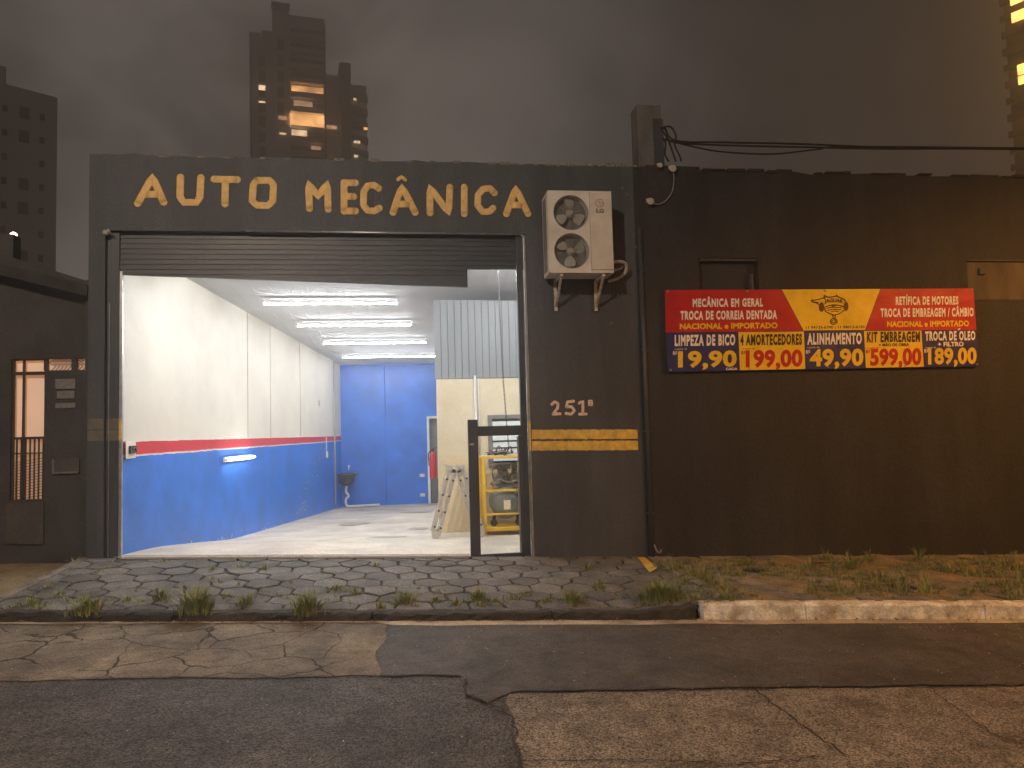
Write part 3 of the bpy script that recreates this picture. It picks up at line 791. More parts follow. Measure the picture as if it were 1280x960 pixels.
# chipped paint flecks low on the blue band
bm = bmesh.new(); r_ = random.Random(31)
for cy, cz, n, sy_, sz_ in ((17.5, .30, 60, .30, .42), (18.3, .55, 40, .22, .28), (17.2, -.08, 45, .28, .12), (18.9, .9, 14, .4, .15), (15.0, -.2, 20, .9, .05), (13.0, -.12, 16, .8, .04)):
    for i in range(n):
        y = r_.gauss(cy, sy_); z = max(floor_z(LX(y), y) + .03, r_.gauss(cz, sz_)); s = r_.uniform(.004, .018) * (1.8 if r_.random() < .15 else 1)
        k = r_.randint(4, 6); a0 = r_.uniform(0, 6)
        vs = [bm.verts.new(on_left(y + s * cos(a0 + 2 * pi * q / k) * r_.uniform(.5, 1.3), z + s * 1.2 * sin(a0 + 2 * pi * q / k) * r_.uniform(.5, 1.3), .010)) for q in range(k)]
        bm.faces.new(vs)
tag(obj('chipped_paint', bm, K['white'], bld), kind='stuff')
# small device beside the gate on the red band
bm = bmesh.new()
p = on_left(9.75, 1.47)
box(bm, p.x + .008, p.x + .022, 9.58, 9.93, 1.36, 1.58, 0); box(bm, p.x + .023, p.x + .05, 9.66, 9.86, 1.42, 1.52, 1); tube(bm, [(p.x + .05, 9.70, 1.47), (p.x + .06, 9.76, 1.50), (p.x + .05, 9.85, 1.46)], .012, 6, 1)
obj('gate_lock', bm, [K['b_white'], K['rivet']], bld, .003)
# back wall with a doorway (white frame) at the right
DX0, DX1, DZ = .50, 1.40, 1.95
bm = bmesh.new()
zb = lambda x: -.75
x0 = LX(YB) - .1; zt = CEIL(YB) + .02
prism(bm, [(x0, -.75), (DX0, -.75), (DX0, zt), (x0, zt)], YB, YB + .16)
prism(bm, [(DX0, DZ), (DX1, DZ), (DX1, zt), (DX0, zt)], YB, YB + .16)
prism(bm, [(DX1, -.75), (5.3, -.75), (5.3, zt), (DX1, zt)], YB, YB + .16)
obj('back_wall', bm, K['blue'], bld)
bm = bmesh.new()
for x in (-.75,): tube(bm, [(x, YB - .002, -.45), (x, YB - .002, zt)], .008, 6)
box(bm, -2.0, .46, YB - .012, YB - .001, -.6, floor_z(-1, YB) + .05)
obj('seam', bm, K['blue'], bld)
dr = obj('doorway', (lambda b: (box(b, DX0 - .07, DX0 - .001, YB - .03, YB + .18, -.6, DZ + .07), box(b, DX0, DX1, YB - .03, YB + .18, DZ + .001, DZ + .07), b)[-1])(bmesh.new()), K['white'], bld, .005)
bm = bmesh.new(); box(bm, DX0 + .01, DX1, YB + .2, YB + .24, -.6, DZ)
obj('door', bm, K['alu_dark'], dr)
bm = bmesh.new()
for z in (.28, -.28 + .0): box(bm, DX0 - .30, DX0 - .16, YB - .012, YB - .001, z, z + .09)
each('socket', bm, K['pvc'], bld, .003)
# right wall of the hall
bm = bmesh.new(); prism(bm, [(5.0, -.8), (5.2, -.8), (5.2, 4.2), (5.0, 4.2)], FY + .25, YB)
obj('right_wall', bm, K['cream'], bld)
# roof lining
bm = bmesh.new(); ya, yb = FY + .2, YB + .2
v = [bm.verts.new(p) for p in ((-3.9, ya, CEIL(ya)), (5.25, ya, CEIL(ya)), (5.25, yb, CEIL(yb)), (-3.9, yb, CEIL(yb)))]
w = [bm.verts.new(p.co + Vector((0, 0, .14))) for p in v]
bm.faces.new(v[::-1]); bm.faces.new(w)
for k in range(4): bm.faces.new((v[k], v[(k + 1) % 4], w[(k + 1) % 4], w[k]))
obj('ceiling', bm, K['ceiling'], bld)
bm = bmesh.new()
for i in range(1, 30):
    x = -3.4 + i * .29; 
    if x > 5: break
    beam(bm, (x, FY + .3, CEIL(FY + .3) - .001), (x, YB - .02, CEIL(YB - .02) - .001), .010, .006)
obj('ceiling_joint', bm, K['ceiling'], bld)
# low room on the right: plaster below, corrugated sheet above
PY = 12.2; PX0 = .405
bm = bmesh.new()
box(bm, PX0 + .02, 4.98, PY, PY + .14, -.6, 2.47); 
sl_ = .15 * (YB - PY - .2)
v = [bm.verts.new((x_, y_, z_)) for z_ in (-.8, 2.465) for x_, y_ in ((PX0 + .03, PY + .142), (PX0 + .17, PY + .142), (PX0 + .17 + sl_, YB - .03), (PX0 + .03 + sl_, YB - .03))]
for q in ((3, 2, 1, 0), (4, 5, 6, 7), (0, 1, 5, 4), (1, 2, 6, 5), (2, 3, 7, 6), (3, 0, 4, 7)): bm.faces.new([v[i] for i in q])
pw = obj('partition_wall', bm, K['plaster_cream'], bld, .008)
bm = bmesh.new(); box(bm, PX0 + .024, 4.97, PY - .006, PY - .0005, -.5, 1.18)
obj('dado', bm, pmat('tan_dado_paint', (.70, .58, .38), .75, .08, 1.6, .3, 40, fine=.05), pw)
bm = bmesh.new()
x = PX0; k = 0
while x < 4.9:
    z1 = 3.82 + (.0 if x < 1.0 else .0) + (x - PX0) * -.012
    box(bm, x, x + .105, PY - .015, PY + .02, 2.475, z1, 0); box(bm, x + .106, x + .116, PY - .004, PY + .018, 2.475, z1 - .002, 1)
    x += .117
x = PY + .05
obj('corrugated_sheet', bm, [K['corrugated'], K['groove']], pw)
bm = bmesh.new(); tube(bm, [(1.075, PY - .035, -.1), (1.075, PY - .035, 2.52)], .024, 10)
tube(bm, [(1.135, PY - .02, 1.0), (1.135, PY - .02, 2.47)], .010, 8)
obj('pvc_pipe', bm, K['pvc'], pw)
# louvre window
wz0, wz1, wx0, wx1 = .98, 1.84, 1.28, 2.2
bm = bmesh.new()
for a in ((wx0, wx1, wz1 - .07, wz1), (wx0, wx1, wz0, wz0 + .05), (wx0, wx0 + .07, wz0 + .051, wz1 - .071), (wx1 - .07, wx1, wz0 + .051, wz1 - .071)): box(bm, a[0], a[1], PY - .05, PY - .008, a[2], a[3])
wf = obj('louvre_window', bm, K['alu_dark'], pw, .004)
bm = bmesh.new(); box(bm, wx0 + .071, wx1 - .071, PY - .006, PY - .002, wz0 + .05, wz1 - .07)
obj('backing', bm, K['alu_dark'], wf)
bm = bmesh.new()
for k in range(6):
    z = wz0 + .075 + k * .115; beam(bm, (wx0 + .075, PY - .035, z + .05), (wx1 - .075, PY - .035, z + .05), .012, .095, (0, .35, 1))
each('louvre_glass', bm, K['glass_frost'], wf)
# drain grate along the threshold
bm = bmesh.new()
for i in range(110):
    x = -3.5 + i * .0385
    if x > .70: break
    z = SX * x + .012
    box(bm, x, x + .024, FY - .055, FY + .055, z, z + .012, 0)
for y0 in (FY - .075, FY + .056):
    prism(bm, [(-3.5, SX * -3.5 + .005), (.7, SX * .7 + .005), (.7, SX * .7 + .028), (-3.5, SX * -3.5 + .028)], y0, y0 + .02)
obj('drain_grate', bm, K['seam'], bld)

# ------------------------------------------------------------------ lamps inside the workshop
tubes = [(12.6, -2.46, -.20, 'long lit LED tube on the ceiling, nearest the gateway'),
         (14.55, -2.20, .04, 'lit LED tube second from the gateway on the ceiling'),
         (16.65, -1.96, .37, 'lit LED tube third from the gateway on the ceiling'),
         (18.75, -1.72, .74, 'lit LED tube on the ceiling nearest the blue back wall')]
def led(name, p0, p1, label, up, group, mt='tube'):
    p0 = Vector(p0); p1 = Vector(p1); up = Vector(up)
    t = thing(name, label, 'lamp', (p0 + p1) / 2, group)
    bm = bmesh.new(); beam(bm, p0 + up * .045, p1 + up * .045, .085, .03, up)
    d = (p1 - p0).normalized()
    for e_, s in ((p0, 1), (p1, -1)): beam(bm, e_ - d * s * .02, e_ + d * s * .015, .036, .07, up)
    obj('fitting', bm, K['white'], t, .003)
    bm = bmesh.new(); tube(bm, [p0 + d * .02, p1 - d * .02], .019, 14)
    bmesh.ops.recalc_face_normals(bm, faces=bm.faces[:]); bm.normal_update()
    for f in bm.faces:
        if f.normal.dot(up) > .05: f.material_index = 1          # the back half of an LED tube is aluminium
    obj('tube', bm, [K[mt], K['pvc']], t)
for y, xa, xb, lab in tubes:
    led('ceiling_light', (xa, y, CEIL(y) - .11), (xb, y, CEIL(y) - .11), lab, (0, 0, 1), 'LED tubes on the workshop ceiling')
led('ceiling_light', (-2.7, 10.2, CEIL(10.2) - .075), (-.4, 10.2, CEIL(10.2) - .075), 'LED tube hidden high behind the raised gate, on its left half', (0, 0, 1), 'LED tubes on the workshop ceiling', 'tube_front')
led('ceiling_light', (1.0, 10.2, CEIL(10.2) - .075), (3.3, 10.2, CEIL(10.2) - .075), 'LED tube hidden high behind the raised gate, above the wicket', (0, 0, 1), 'LED tubes on the workshop ceiling', 'tube_front')
ya, yb = 12.62, 13.88
led('wall_light', on_left(ya, 1.215, .085), on_left(yb, 1.215, .085), 'short lit LED tube fixed low on the blue side wall', (-1, 0, 0), None, 'tube_wall')

# ------------------------------------------------------------------ things in the workshop
fz = lambda x, y: floor_z(x, y) + .014
# wash basin
t = thing('wash_basin', 'small grey wash basin on the back corner of the blue walls', 'sink', (-1.85, 20.6, fz(-1.85, 20.6)))
bx, by, bz = -1.83, 20.66, .47
bm = bmesh.new(); lathe(bm, (bx, by, bz - .34), [(.06, 0), (.15, .03), (.21, .12), (.23, .26), (.31, .31), (.33, .33), (.33, .345), (.28, .345), (.20, .20), (.05, .12)], (0, 0, 1), 28)
obj('bowl', bm, K['steel'], t)
bm = bmesh.new(); tube(bm, catmull([(bx, by, bz - .34), (bx - .02, by, bz - .5), (bx + .05, by - .02, bz - .62), (bx - .03, by, bz - .72), (bx, by, fz(bx, by) + .05), (bx + .2, by, fz(bx, by) + .03), (bx + .9, by + .1, fz(bx, by) + .03)]), .032, 8)
obj('waste_pipe', bm, K['pvc'], t)
bm = bmesh.new(); tube(bm, catmull([(bx + .05, YB - .01, bz + .16), (bx + .05, by + .15, bz + .17), (bx + .05, by + .1, bz + .10)]), .016, 8); lathe(bm, (bx + .05, YB - .08, bz + .17), [(.02, 0), (.035, .015), (.03, .05)], (0, 0, 1), 10)
obj('tap', bm, K['pvc'], t)
# fire extinguisher on the door jamb
t = thing('fire_extinguisher', 'red fire extinguisher hanging in the doorway of the blue wall', 'extinguisher', (.62, 19.9, .2))
ex, ey, ez = .555, 19.9, .30
bm = bmesh.new(); lathe(bm, (ex, ey, ez), [(.085, 0), (.095, .02), (.095, .58), (.08, .66), (.04, .71), (.03, .73)], (0, 0, 1), 20)
obj('cylinder', bm, K['ext_red'], t)
bm = bmesh.new(); lathe(bm, (ex, ey, ez + .73), [(.03, 0), (.03, .06), (.015, .07)], (0, 0, 1), 12); beam(bm, (ex - .02, ey, ez + .80), (ex + .12, ey, ez + .84), .025, .02)
tube(bm, catmull([(ex - .03, ey, ez + .77), (ex - .12, ey - .03, ez + .66), (ex - .11, ey - .05, ez + .35)]), .014, 7)
obj('valve', bm, K['rivet'], t)
bm = bmesh.new(); box(bm, ex - .02, ex + .02, ey + .095, ey + 1.08, ez + .5, ez + .55); box(bm, ex - .10, ex + .10, ey + .06, ey + .10, ez + .48, ez + .57)
obj('hanger', bm, K['rivet'], t)
# folded aluminium ladder standing as an A
t = thing('folding_ladder', 'folded aluminium ladder standing open beside the wicket gate', 'ladder', (.62, 11.35, fz(.6, 11.3)))
def lad_side(xt, zt_, xb_, zb_, ys, nr):
    top_ = Vector((xt, 0, zt_)); bot = Vector((xb_, 0, zb_)); d = (bot - top_); nrm = Vector((d.z, 0, -d.x)).normalized()
    for off in (-.048, .048):
        b = bmesh.new()
        for y in ys:
            beam(b, top_ + nrm * off + Vector((0, y, 0)), bot + nrm * off + Vector((0, y, 0)), .028, .050, nrm)
        for k in range(nr):
            q = top_.lerp(bot, (k + .5) / nr) + nrm * off; tube(b, [q + Vector((0, ys[0], 0)), q + Vector((0, ys[1], 0))], .016, 8)
        obj('ladder_section', b, K['galv'], t, .003)
        b = bmesh.new()
        for k in range(nr):
            q = top_.lerp(bot, (k + .5) / nr) + nrm * off; tube(b, [q + Vector((0, ys[0] - .022, 0)), q + Vector((0, ys[0] - .012, 0))], .017, 8)
        each('rung_end', b, K['rivet'], t)
    b = bmesh.new()
    for y in ys: lathe(b, bot + Vector((0, y - .02, -.005)), [(.055, 0), (.06, .01), (.055, .04)], (0, 1, 0), 12)
    obj('foot', b, K['galv'], t)
zl = fz(.5, 11.3)
lad_side(.60, .96, .33, zl + .055, (11.18, 11.56), 4)
lad_side(.74, .96, 1.02, zl + .055, (11.18, 11.56), 4)
b = bmesh.new()
for y in (11.16, 11.57):
    for x_, z_ in ((.60, .96), (.74, .96)): lathe(b, (x_, y, z_), [(.06, 0), (.065, .01), (.06, .03)], (0, 1, 0), 14)
    beam(b, (.60, y + .015, .975), (.74, y + .015, .975), .03, .05)
    for x_ in (.53, .585, .70, .775): beam(b, (x_, y + .01, .98), (x_ + .01, y + .01, 1.055), .03, .03)
obj('hinge', b, K['galv'], t)
# yellow rack
t = thing('yellow_rack', 'yellow steel frame rack standing behind the wicket gate', 'rack', (1.45, 11.6, fz(1.45, 11.6)))
rx0, rx1, ry0, ry1 = 1.09, 2.0, 11.45, 12.0; rz0 = fz(1.4, 11.6) + .10; rzt = 1.13
bm = bmesh.new()
for x_ in (rx0 + .03, rx1 - .03):
    for y_ in (ry0 + .03, ry1 - .03): beam(bm, (x_, y_, rz0 - .09), (x_, y_, rzt), .055, .055, (0, 1, 0))
each('upright', bm, K['rack'], t, .004)
bm = bmesh.new()
for z_ in (.46, .92 - .13): 
    pass
for z_ in (.33, .72):
    for y_ in (ry0 + .03, ry1 - .03): beam(bm, (rx0 + .06, y_, z_ - .08 if z_ < .5 else z_ - .1), (rx1 - .06, y_, z_ - .08 if z_ < .5 else z_ - .1), .02, .03)
each('crossbar', bm, K['rack'], t, .003)
bm = bmesh.new(); box(bm, rx0, rx1, ry0, ry1, rzt + .001, rzt + .035)
obj('top_shelf', bm, K['rack'], t, .004)
bm = bmesh.new(); box(bm, rx0 - .01, rx1, ry0 - .01, ry1, rz0 - .03, rz0 + .03)
obj('base_tray', bm, K['rack'], t, .004)
# air compressor on the tray
tx, ty, tz = 1.475, 11.72, rz0 + .40
t = thing('air_compressor', 'grey green air compressor with round tank inside the yellow rack', 'compressor', (tx, ty, rz0 + .03))
bm = bmesh.new(); lathe(bm, (tx, ty - .20, tz), [(.02, -.045), (.12, -.035), (.20, -.012), (.243, .02), (.25, .05), (.25, .36), (.22, .40), (.12, .43), (.02, .44)], (0, 1, 0), 40)
obj('tank', bm, K['comp_tank'], t)
bm = bmesh.new(); ring(bm, (tx, ty - .165, tz), .247, .010, 40, 6)
obj('weld_rim', bm, K['comp_tank'], t)
bm = bmesh.new(); box(bm, tx - .05, tx + .06, ty - .262, ty - .250, tz - .10, tz + .05)
obj('data_plate', bm, K['label'], t, .003)
for sx in (-.2, .2):
    bm = bmesh.new(); beam(bm, (tx + sx * .9, ty - .1, tz - .17), (tx + sx, ty - .1, tz - .29), .05, .03, (0, 1, 0)); lathe(bm, (tx + sx - .0, ty - .16, tz - .315), [(.05, 0), (.055, .01), (.055, .05), (.05, .06)], (0, 1, 0), 16)
    obj('wheel', bm, K['rubber'], t)
bm = bmesh.new(); pz = tz + .25
box(bm, tx - .12, tx + .30, ty - .15, ty + .2, pz + .005, pz + .03)
lathe(bm, (tx - .02, ty, pz + .03), [(.09, 0), (.10, .05), (.085, .12), (.095, .13), (.095, .14), (.085, .145), (.095, .16), (.085, .175), (.095, .19), (.085, .205), (.095, .22), (.07, .24)], (0, 0, 1), 20)
box(bm, tx - .11, tx + .09, ty - .09, ty + .09, pz + .275, pz + .36)
for k in range(5): box(bm, tx - .12, tx + .10, ty - .10, ty + .10, pz + .30 + k * .014, pz + .306 + k * .014)
lathe(bm, (tx + .13, ty, pz + .32), [(.03, 0), (.06, .01), (.06, .08), (.03, .09)], (1, 0, 0), 14)
obj('pump', bm, K['comp_metal'], t)
bm = bmesh.new(); lathe(bm, (tx + .17, ty - .12, pz + .13), [(.05, 0), (.085, .01), (.085, .2), (.05, .23)], (0, 1, 0), 18); box(bm, tx + .13, tx + .21, ty - .06, ty + .06, pz + .2, pz + .26)
obj('motor', bm, K['comp_metal'], t)
bm = bmesh.new(); r_ = random.Random(4)
tube(bm, catmull([(tx - .2, ty - .16, pz + .03), (tx - .24, ty - .2, pz + .08), (tx - .12, ty - .2, pz + .06), (tx - .1, ty - .18, pz + .13), (tx + .04, ty - .19, pz + .07), (tx + .16, ty - .18, pz + .1)]), .014, 7)
tube(bm, catmull([(tx - .09, ty - .1, pz + .33), (tx - .2, ty - .14, pz + .28), (tx - .18, ty - .15, pz + .12), (tx - .05, ty - .16, pz + .04)]), .011, 7)
lathe(bm, (tx - .17, ty - .2, pz + .12), [(.03, 0), (.034, .005), (.03, .02)], (0, -1, 0), 16)
obj('hose_and_gauge', bm, K['comp_metal'], t)
# heap of cable on the rack
bm = bmesh.new(); r_ = random.Random(14)
for k in range(5):
    pts = []; cx, cy = r_.uniform(1.25, 1.6), r_.uniform(11.55, 11.75); ph = r_.uniform(0, 6)
    for i in range(14):
        a = ph + i * .62; rad = r_.uniform(.05, .13)
        pts.append((cx + rad * 1.3 * cos(a) + i * .006, cy + rad * .6 * sin(a), rzt + .05 + r_.uniform(0, .11) * (1.4 if i % 4 == 0 else .6)))
    tube(bm, catmull(pts, 4), .007, 5, k % 2)
tag(obj('cable_heap', bm, [K['cable'], K['cable_grey']]), 'tangle of black and grey cables lying on top of the yellow rack', 'cables')
bm = bmesh.new(); box(bm, 1.10, 1.45, 11.50, 11.80, rzt + .037, rzt + .05); box(bm, 1.3, 1.9, 11.56, 11.95, rzt + .0365, rzt + .047)
tag(obj('cardboard_sheet', bm, K['label'], None, .002), 'flat pale cardboard sheet under the cables on the rack', 'cardboard')
# gate chain hanging behind the opening
bm = bmesh.new()
cp = at(622, 335, 10.4); cq = at(629, 477, 10.4); ce = at(636, 560, 10.4)
n = 90
pts = [cp.lerp(cq, i / 60) for i in range(60)] + [cq.lerp(ce, i / 30) for i in range(31)]
for i, p in enumerate(pts):
    q = Matrix.Rotation(pi / 2 * (i % 2), 4, 'Z')
    b2 = bmesh.new(); ring(b2, (0, 0, 0), .010, .0035, 10, 4)
    for vv in b2.verts: vv.co.z *= 1.5; vv.co = q @ vv.co + p
    tmp = bpy.data.meshes.new('t'); b2.to_mesh(tmp); b2.free(); bm.from_mesh(tmp); bpy.data.meshes.remove(tmp)
tube(bm, [cp + Vector((0, 0, .0)), cp + Vector((0, 0, .35))], .006, 6)
tag(obj('chain', bm, K['rivet']), 'thin dark gate chain hanging in front of the corrugated sheet', 'chain')

# ------------------------------------------------------------------ on the street front
# air conditioner
AY = 8.92
t = thing('air_conditioner', 'white twin fan air conditioner mounted on the charcoal wall above the house number', 'air conditioner', (2.2, FY - .1, 3.6))
a0 = at(684, 238, AY); a1 = at(767.5, 341, AY)
ax0, ax1, az0, az1 = a0.x, a1.x, a1.z, a0.z
bm = bmesh.new()
fc = [(ax0 + .30, az1 - .285), (ax0 + .295, az0 + .285)]
# front plate with two round holes: built as a strip ring per hole
def plate_with_hole(bm, x0, x1, z0, z1, c, R, y, n=48):
    ins = []; out = []
    for i in range(n):
        a = 2 * pi * i / n; dx, dz = cos(a), sin(a)
        ins.append(bm.verts.new((c[0] + R * dx, y, c[1] + R * dz)))
        s = min(((x1 if dx > 0 else x0) - c[0]) / dx if abs(dx) > 1e-6 else 1e9, ((z1 if dz > 0 else z0) - c[1]) / dz if abs(dz) > 1e-6 else 1e9)
        out.append(bm.verts.new((c[0] + s * dx, y, c[1] + s * dz)))
    for i in range(n): bm.faces.new((out[i], out[(i + 1) % n], ins[(i + 1) % n], ins[i]))
    back = [bm.verts.new((p.co.x, y + .10, p.co.z)) for p in ins]
    for i in range(n): bm.faces.new((ins[i], ins[(i + 1) % n], back[(i + 1) % n], back[i]))
zm = (az0 + az1) / 2; xs_ = ax1 - .295
plate_with_hole(bm, ax0, xs_, zm, az1, fc[0], .222, AY)
plate_with_hole(bm, ax0, xs_, az0, zm, fc[1], .222, AY)
# corner fillers of the plate (outline points skip the exact corners)
box(bm, ax0, ax1, AY + .11, FY - .09, az0, az1)
for q in ((ax0, ax0 + .012, az0, az1), (ax0, ax1, az1 - .012, az1), (ax0, ax1, az0, az0 + .012)): box(bm, q[0] - .002, q[1], AY - .003, AY + .112, q[2] - .002, q[3] + .002)
for cx_ in (ax0, xs_ - .05):
    for cz_ in (az0, zm - .05, zm, az1 - .05): box(bm, cx_ + .001, cx_ + .049, AY + .001, AY + .10, cz_ + .001, cz_ + .049)
case = obj('casing', bm, K['ac_case'], t, .002)
bm = bmesh.new(); box(bm, xs_ + .006, ax1 + .002, AY - .004, AY + .111, az0 + .04, az1 - .014); box(bm, xs_ + .006, ax1 + .002, AY - .002, AY + .109, az0 + .001, az0 + .036)
obj('service_panel', bm, K['ac_panel'], t, .006)
for ci, c in enumerate(fc):
    bm = bmesh.new(); lathe(bm, (c[0], AY + .095, c[1]), [(.215, 0), (.215, .006)], (0, 1, 0), 40)
    obj('fan_recess', bm, K['recess'], t)
    bm = bmesh.new(); ph = (1.5, .35)[ci]
    for k in range(3):
        a = ph + k * 2 * pi / 3; prev = None
        for i in range(9):
            rr = .045 + i * .0185; w = (.28 + .62 * sin(pi * min(1, i / 8 * .72 + .12))); lean = .10 * i / 8
            p = [bm.verts.new((c[0] + rr * cos(a + lean + s * w * .55), AY + .058 - s * .026, c[1] + rr * sin(a + lean + s * w * .55))) for s in (-1, 0, 1)]
            if prev:
                for q in range(2): f = bm.faces.new((prev[q], prev[q + 1], p[q + 1], p[q])); f.smooth = True
            prev = p
    lathe(bm, (c[0], AY + .085, c[1]), [(.055, 0), (.055, .03), (.05, .042), (.02, .05)], (0, -1, 0), 20)
    obj('fan', bm, K['fan'], t)
    bm = bmesh.new()
    for R_ in [.03 + .0175 * k for k in range(12)]: ring(bm, (c[0], AY - .004, c[1]), R_, .0016, 48, 4)
    for k in range(10):
        a = k * pi / 5 + .2; tube(bm, [(c[0] + .028 * cos(a), AY - .001, c[1] + .028 * sin(a)), (c[0] + .228 * cos(a), AY - .001, c[1] + .228 * sin(a))], .002, 5)
    ring(bm, (c[0], AY - .002, c[1]), .226, .006, 48, 6); lathe(bm, (c[0], AY - .002, c[1]), [(.03, 0), (.03, .006)], (0, -1, 0), 16)
    obj('fan_grille', bm, K['wire'], t)
bm = bmesh.new()
for k in range(34):
    z = az0 + .06 + k * (az1 - az0 - .12) / 33
    for y_ in (AY + .125, AY + .20, AY + .275): box(bm, ax0 - .006, ax0 - .0005, y_, y_ + .046, z - .006, z + .006)
obj('side_vent', bm, K['dark'], t)
bm = bmesh.new(); lx = (xs_ + ax1) / 2 - .01
ring(bm, (lx, AY - .004, az1 - .155), .052, .005, 32, 6); tube(bm, [(lx, AY - .006, az1 - .13), (lx, AY - .006, az1 - .18), (lx + .022, AY - .006, az1 - .18)], .0045, 6)
lathe(bm, (lx - .022, AY - .004, az1 - .135), [(.008, 0), (.008, .004)], (0, -1, 0), 10)
tube(bm, [(lx + .012, AY - .006, az1 - .155), (lx + .05, AY - .006, az1 - .155)], .004, 6)
obj('emblem', bm, K['logo_pink'], t)
bm = bmesh.new(); add_text(bm, 'LG', lx - .050, lx + .052, az1 - .285, az1 - .232, AY - .0065, .045)
obj('brand_lettering', bm, K['logo_grey'], t, recalc=False)
# wall brackets
for bxx, lab in ((ax0 + .16, 'rusty white wall bracket under the fan side of the air conditioner'), (ax1 - .13, 'rusty white wall bracket under the plain side of the air conditioner')):
    bm = bmesh.new()
    beam(bm, (bxx, AY + .02, az0 - .025), (bxx, FY - .002, az0 - .025), .04, .035); beam(bm, (bxx, FY - .018, az0 - .02), (bxx, FY - .018, az0 - .42), .04, .03, (0, 1, 0))
    beam(bm, (bxx, AY + .06, az0 - .05), (bxx, FY - .03, az0 - .36), .03, .025)
    tag(obj('wall_bracket', bm, K['bracket'], None, .003), lab, 'bracket', 'brackets under the air conditioner')
bm = bmesh.new()
tube(bm, catmull([(ax1 - .02, AY + .2, az0 + .16), (ax1 + .12, AY + .22, az0 + .20), (ax1 + .25, AY + .3, az0 + .19), (ax1 + .27, FY - .12, az0 + .10), (ax1 + .20, FY - .06, az0 + .03), (ax1 + .05, FY - .03, az0 - .02)]), .022, 8)
tube(bm, catmull([(ax1 - .02, AY + .22, az0 + .06), (ax1 + .10, AY + .3, az0 + .10), (ax1 + .22, FY - .1, az0 + .15), (ax1 + .26, FY + .0, az0 + .2)]), .012, 8)
tag(obj('refrigerant_hose', bm, K['hose']), 'white insulated hose looping from the air conditioner into the wall', 'hose')
# conduit down the wall
bm = bmesh.new()
tube(bm, [(3.14, FY - .02, SX * 3.14 - .02), (3.14, FY - .02, 4.3)], .030, 10)
for z in (.4, 1.5, 2.6, 3.7): box(bm, 3.095, 3.185, FY - .045, FY + .012, z, z + .03)
tag(obj('conduit', bm, K['charcoal_metal']), 'dark painted vertical conduit where the workshop front meets the long wall', 'pipe')
bm = bmesh.new(); tube(bm, catmull([(3.16, FY - .06, SX * 3.2 + .16), (3.19, FY - .07, SX * 3.2 + .08), (3.22, FY - .1, SX * 3.2 + .06), (3.24, FY - .1, SX * 3.2 + .10)]), .012, 7)
tag(obj('cable_end', bm, K['cable_grey']), 'short grey cable end curling at the foot of the dark conduit', 'cable')

# long boundary wall
BY = FY + .016
bw = thing('boundary_wall', 'long charcoal wall carrying the price banner with a ragged top edge', 'wall', (8, BY, 0))
bm = bmesh.new(); r_ = random.Random(21)
wx = [(4.0, 4.85), (8.12, 10.2)]           # two shallow window recesses
wz = (3.30, 3.90)
top = []; x = 14.0
while x > 4.07:
    top.append((x, 5.135 + .03 * mnoise.noise((x * 1.4, 0, 0)) + r_.gauss(0, .010))); x -= r_.uniform(.06, .28)
top += [(4.07, 5.14), (4.06, 5.19), (3.28, 5.20), (3.27, 5.175), (3.087, 5.17)]
prism(bm, [(3.087, wz[1]), (14.0, wz[1])] + top, BY, BY + .2)
prism(bm, [(3.087, -1.1), (14.0, -1.1), (14.0, wz[0]), (3.087, wz[0])], BY, BY + .2)
prism(bm, [(3.087, wz[0]), (3.99, wz[0]), (3.99, wz[1]), (3.087, wz[1])], BY, BY + .2)
prism(bm, [(4.86, wz[0]), (8.11, wz[0]), (8.11, wz[1]), (4.86, wz[1])], BY, BY + .2)
prism(bm, [(10.2, wz[0]), (14.0, wz[0]), (14.0, wz[1]), (10.2, wz[1])], BY, BY + .2)
obj('wall', bm, K['charcoal2'], bw)
bm = bmesh.new()
x = 4.1
while x < 13.8:
    w = r_.uniform(.08, .34)
    if r_.random() < .8:
        z = 5.12 + r_.uniform(0, .03); h = r_.uniform(.02, .05)
        box(bm, x, x + w, BY - r_.uniform(.0, .03), BY + .24, z, z + h)
    x += w + r_.uniform(.0, .06)
obj('tile_edge', bm, K['charcoal2'], bw, .006)
bm = bmesh.new(); box(bm, 4.0, 4.855, BY + .10, BY + .13, wz[0] - .02, wz[1] + .02)
w1 = obj('window', bm, K['t_glass'], bw)
bm = bmesh.new(); box(bm, 4.02, 4.86, BY + .02, BY + .099, wz[1] - .04, wz[1] - .002); box(bm, 4.76, 4.80, BY + .03, BY + .098, wz[0], wz[1] - .22)
obj('frame', bm, K['neigh_trim'], w1)
bm = bmesh.new(); box(bm, 8.115, 10.195, BY + .03, BY + .09, wz[0] + .002, wz[1] - .03)
w2 = obj('window', bm, pmat('brown_board', (.11, .085, .055), .8, .3, 3, .3, 40, streak=.3), bw)
bm = bmesh.new(); box(bm, 8.115, 10.195, BY + .0, BY + .095, wz[1] - .028, wz[1] - .002); box(bm, 8.32, 8.42, BY - .0, BY + .029, wz[1] - .22, wz[1] - .13)
obj('frame', bm, K['neigh_trim'], w2)

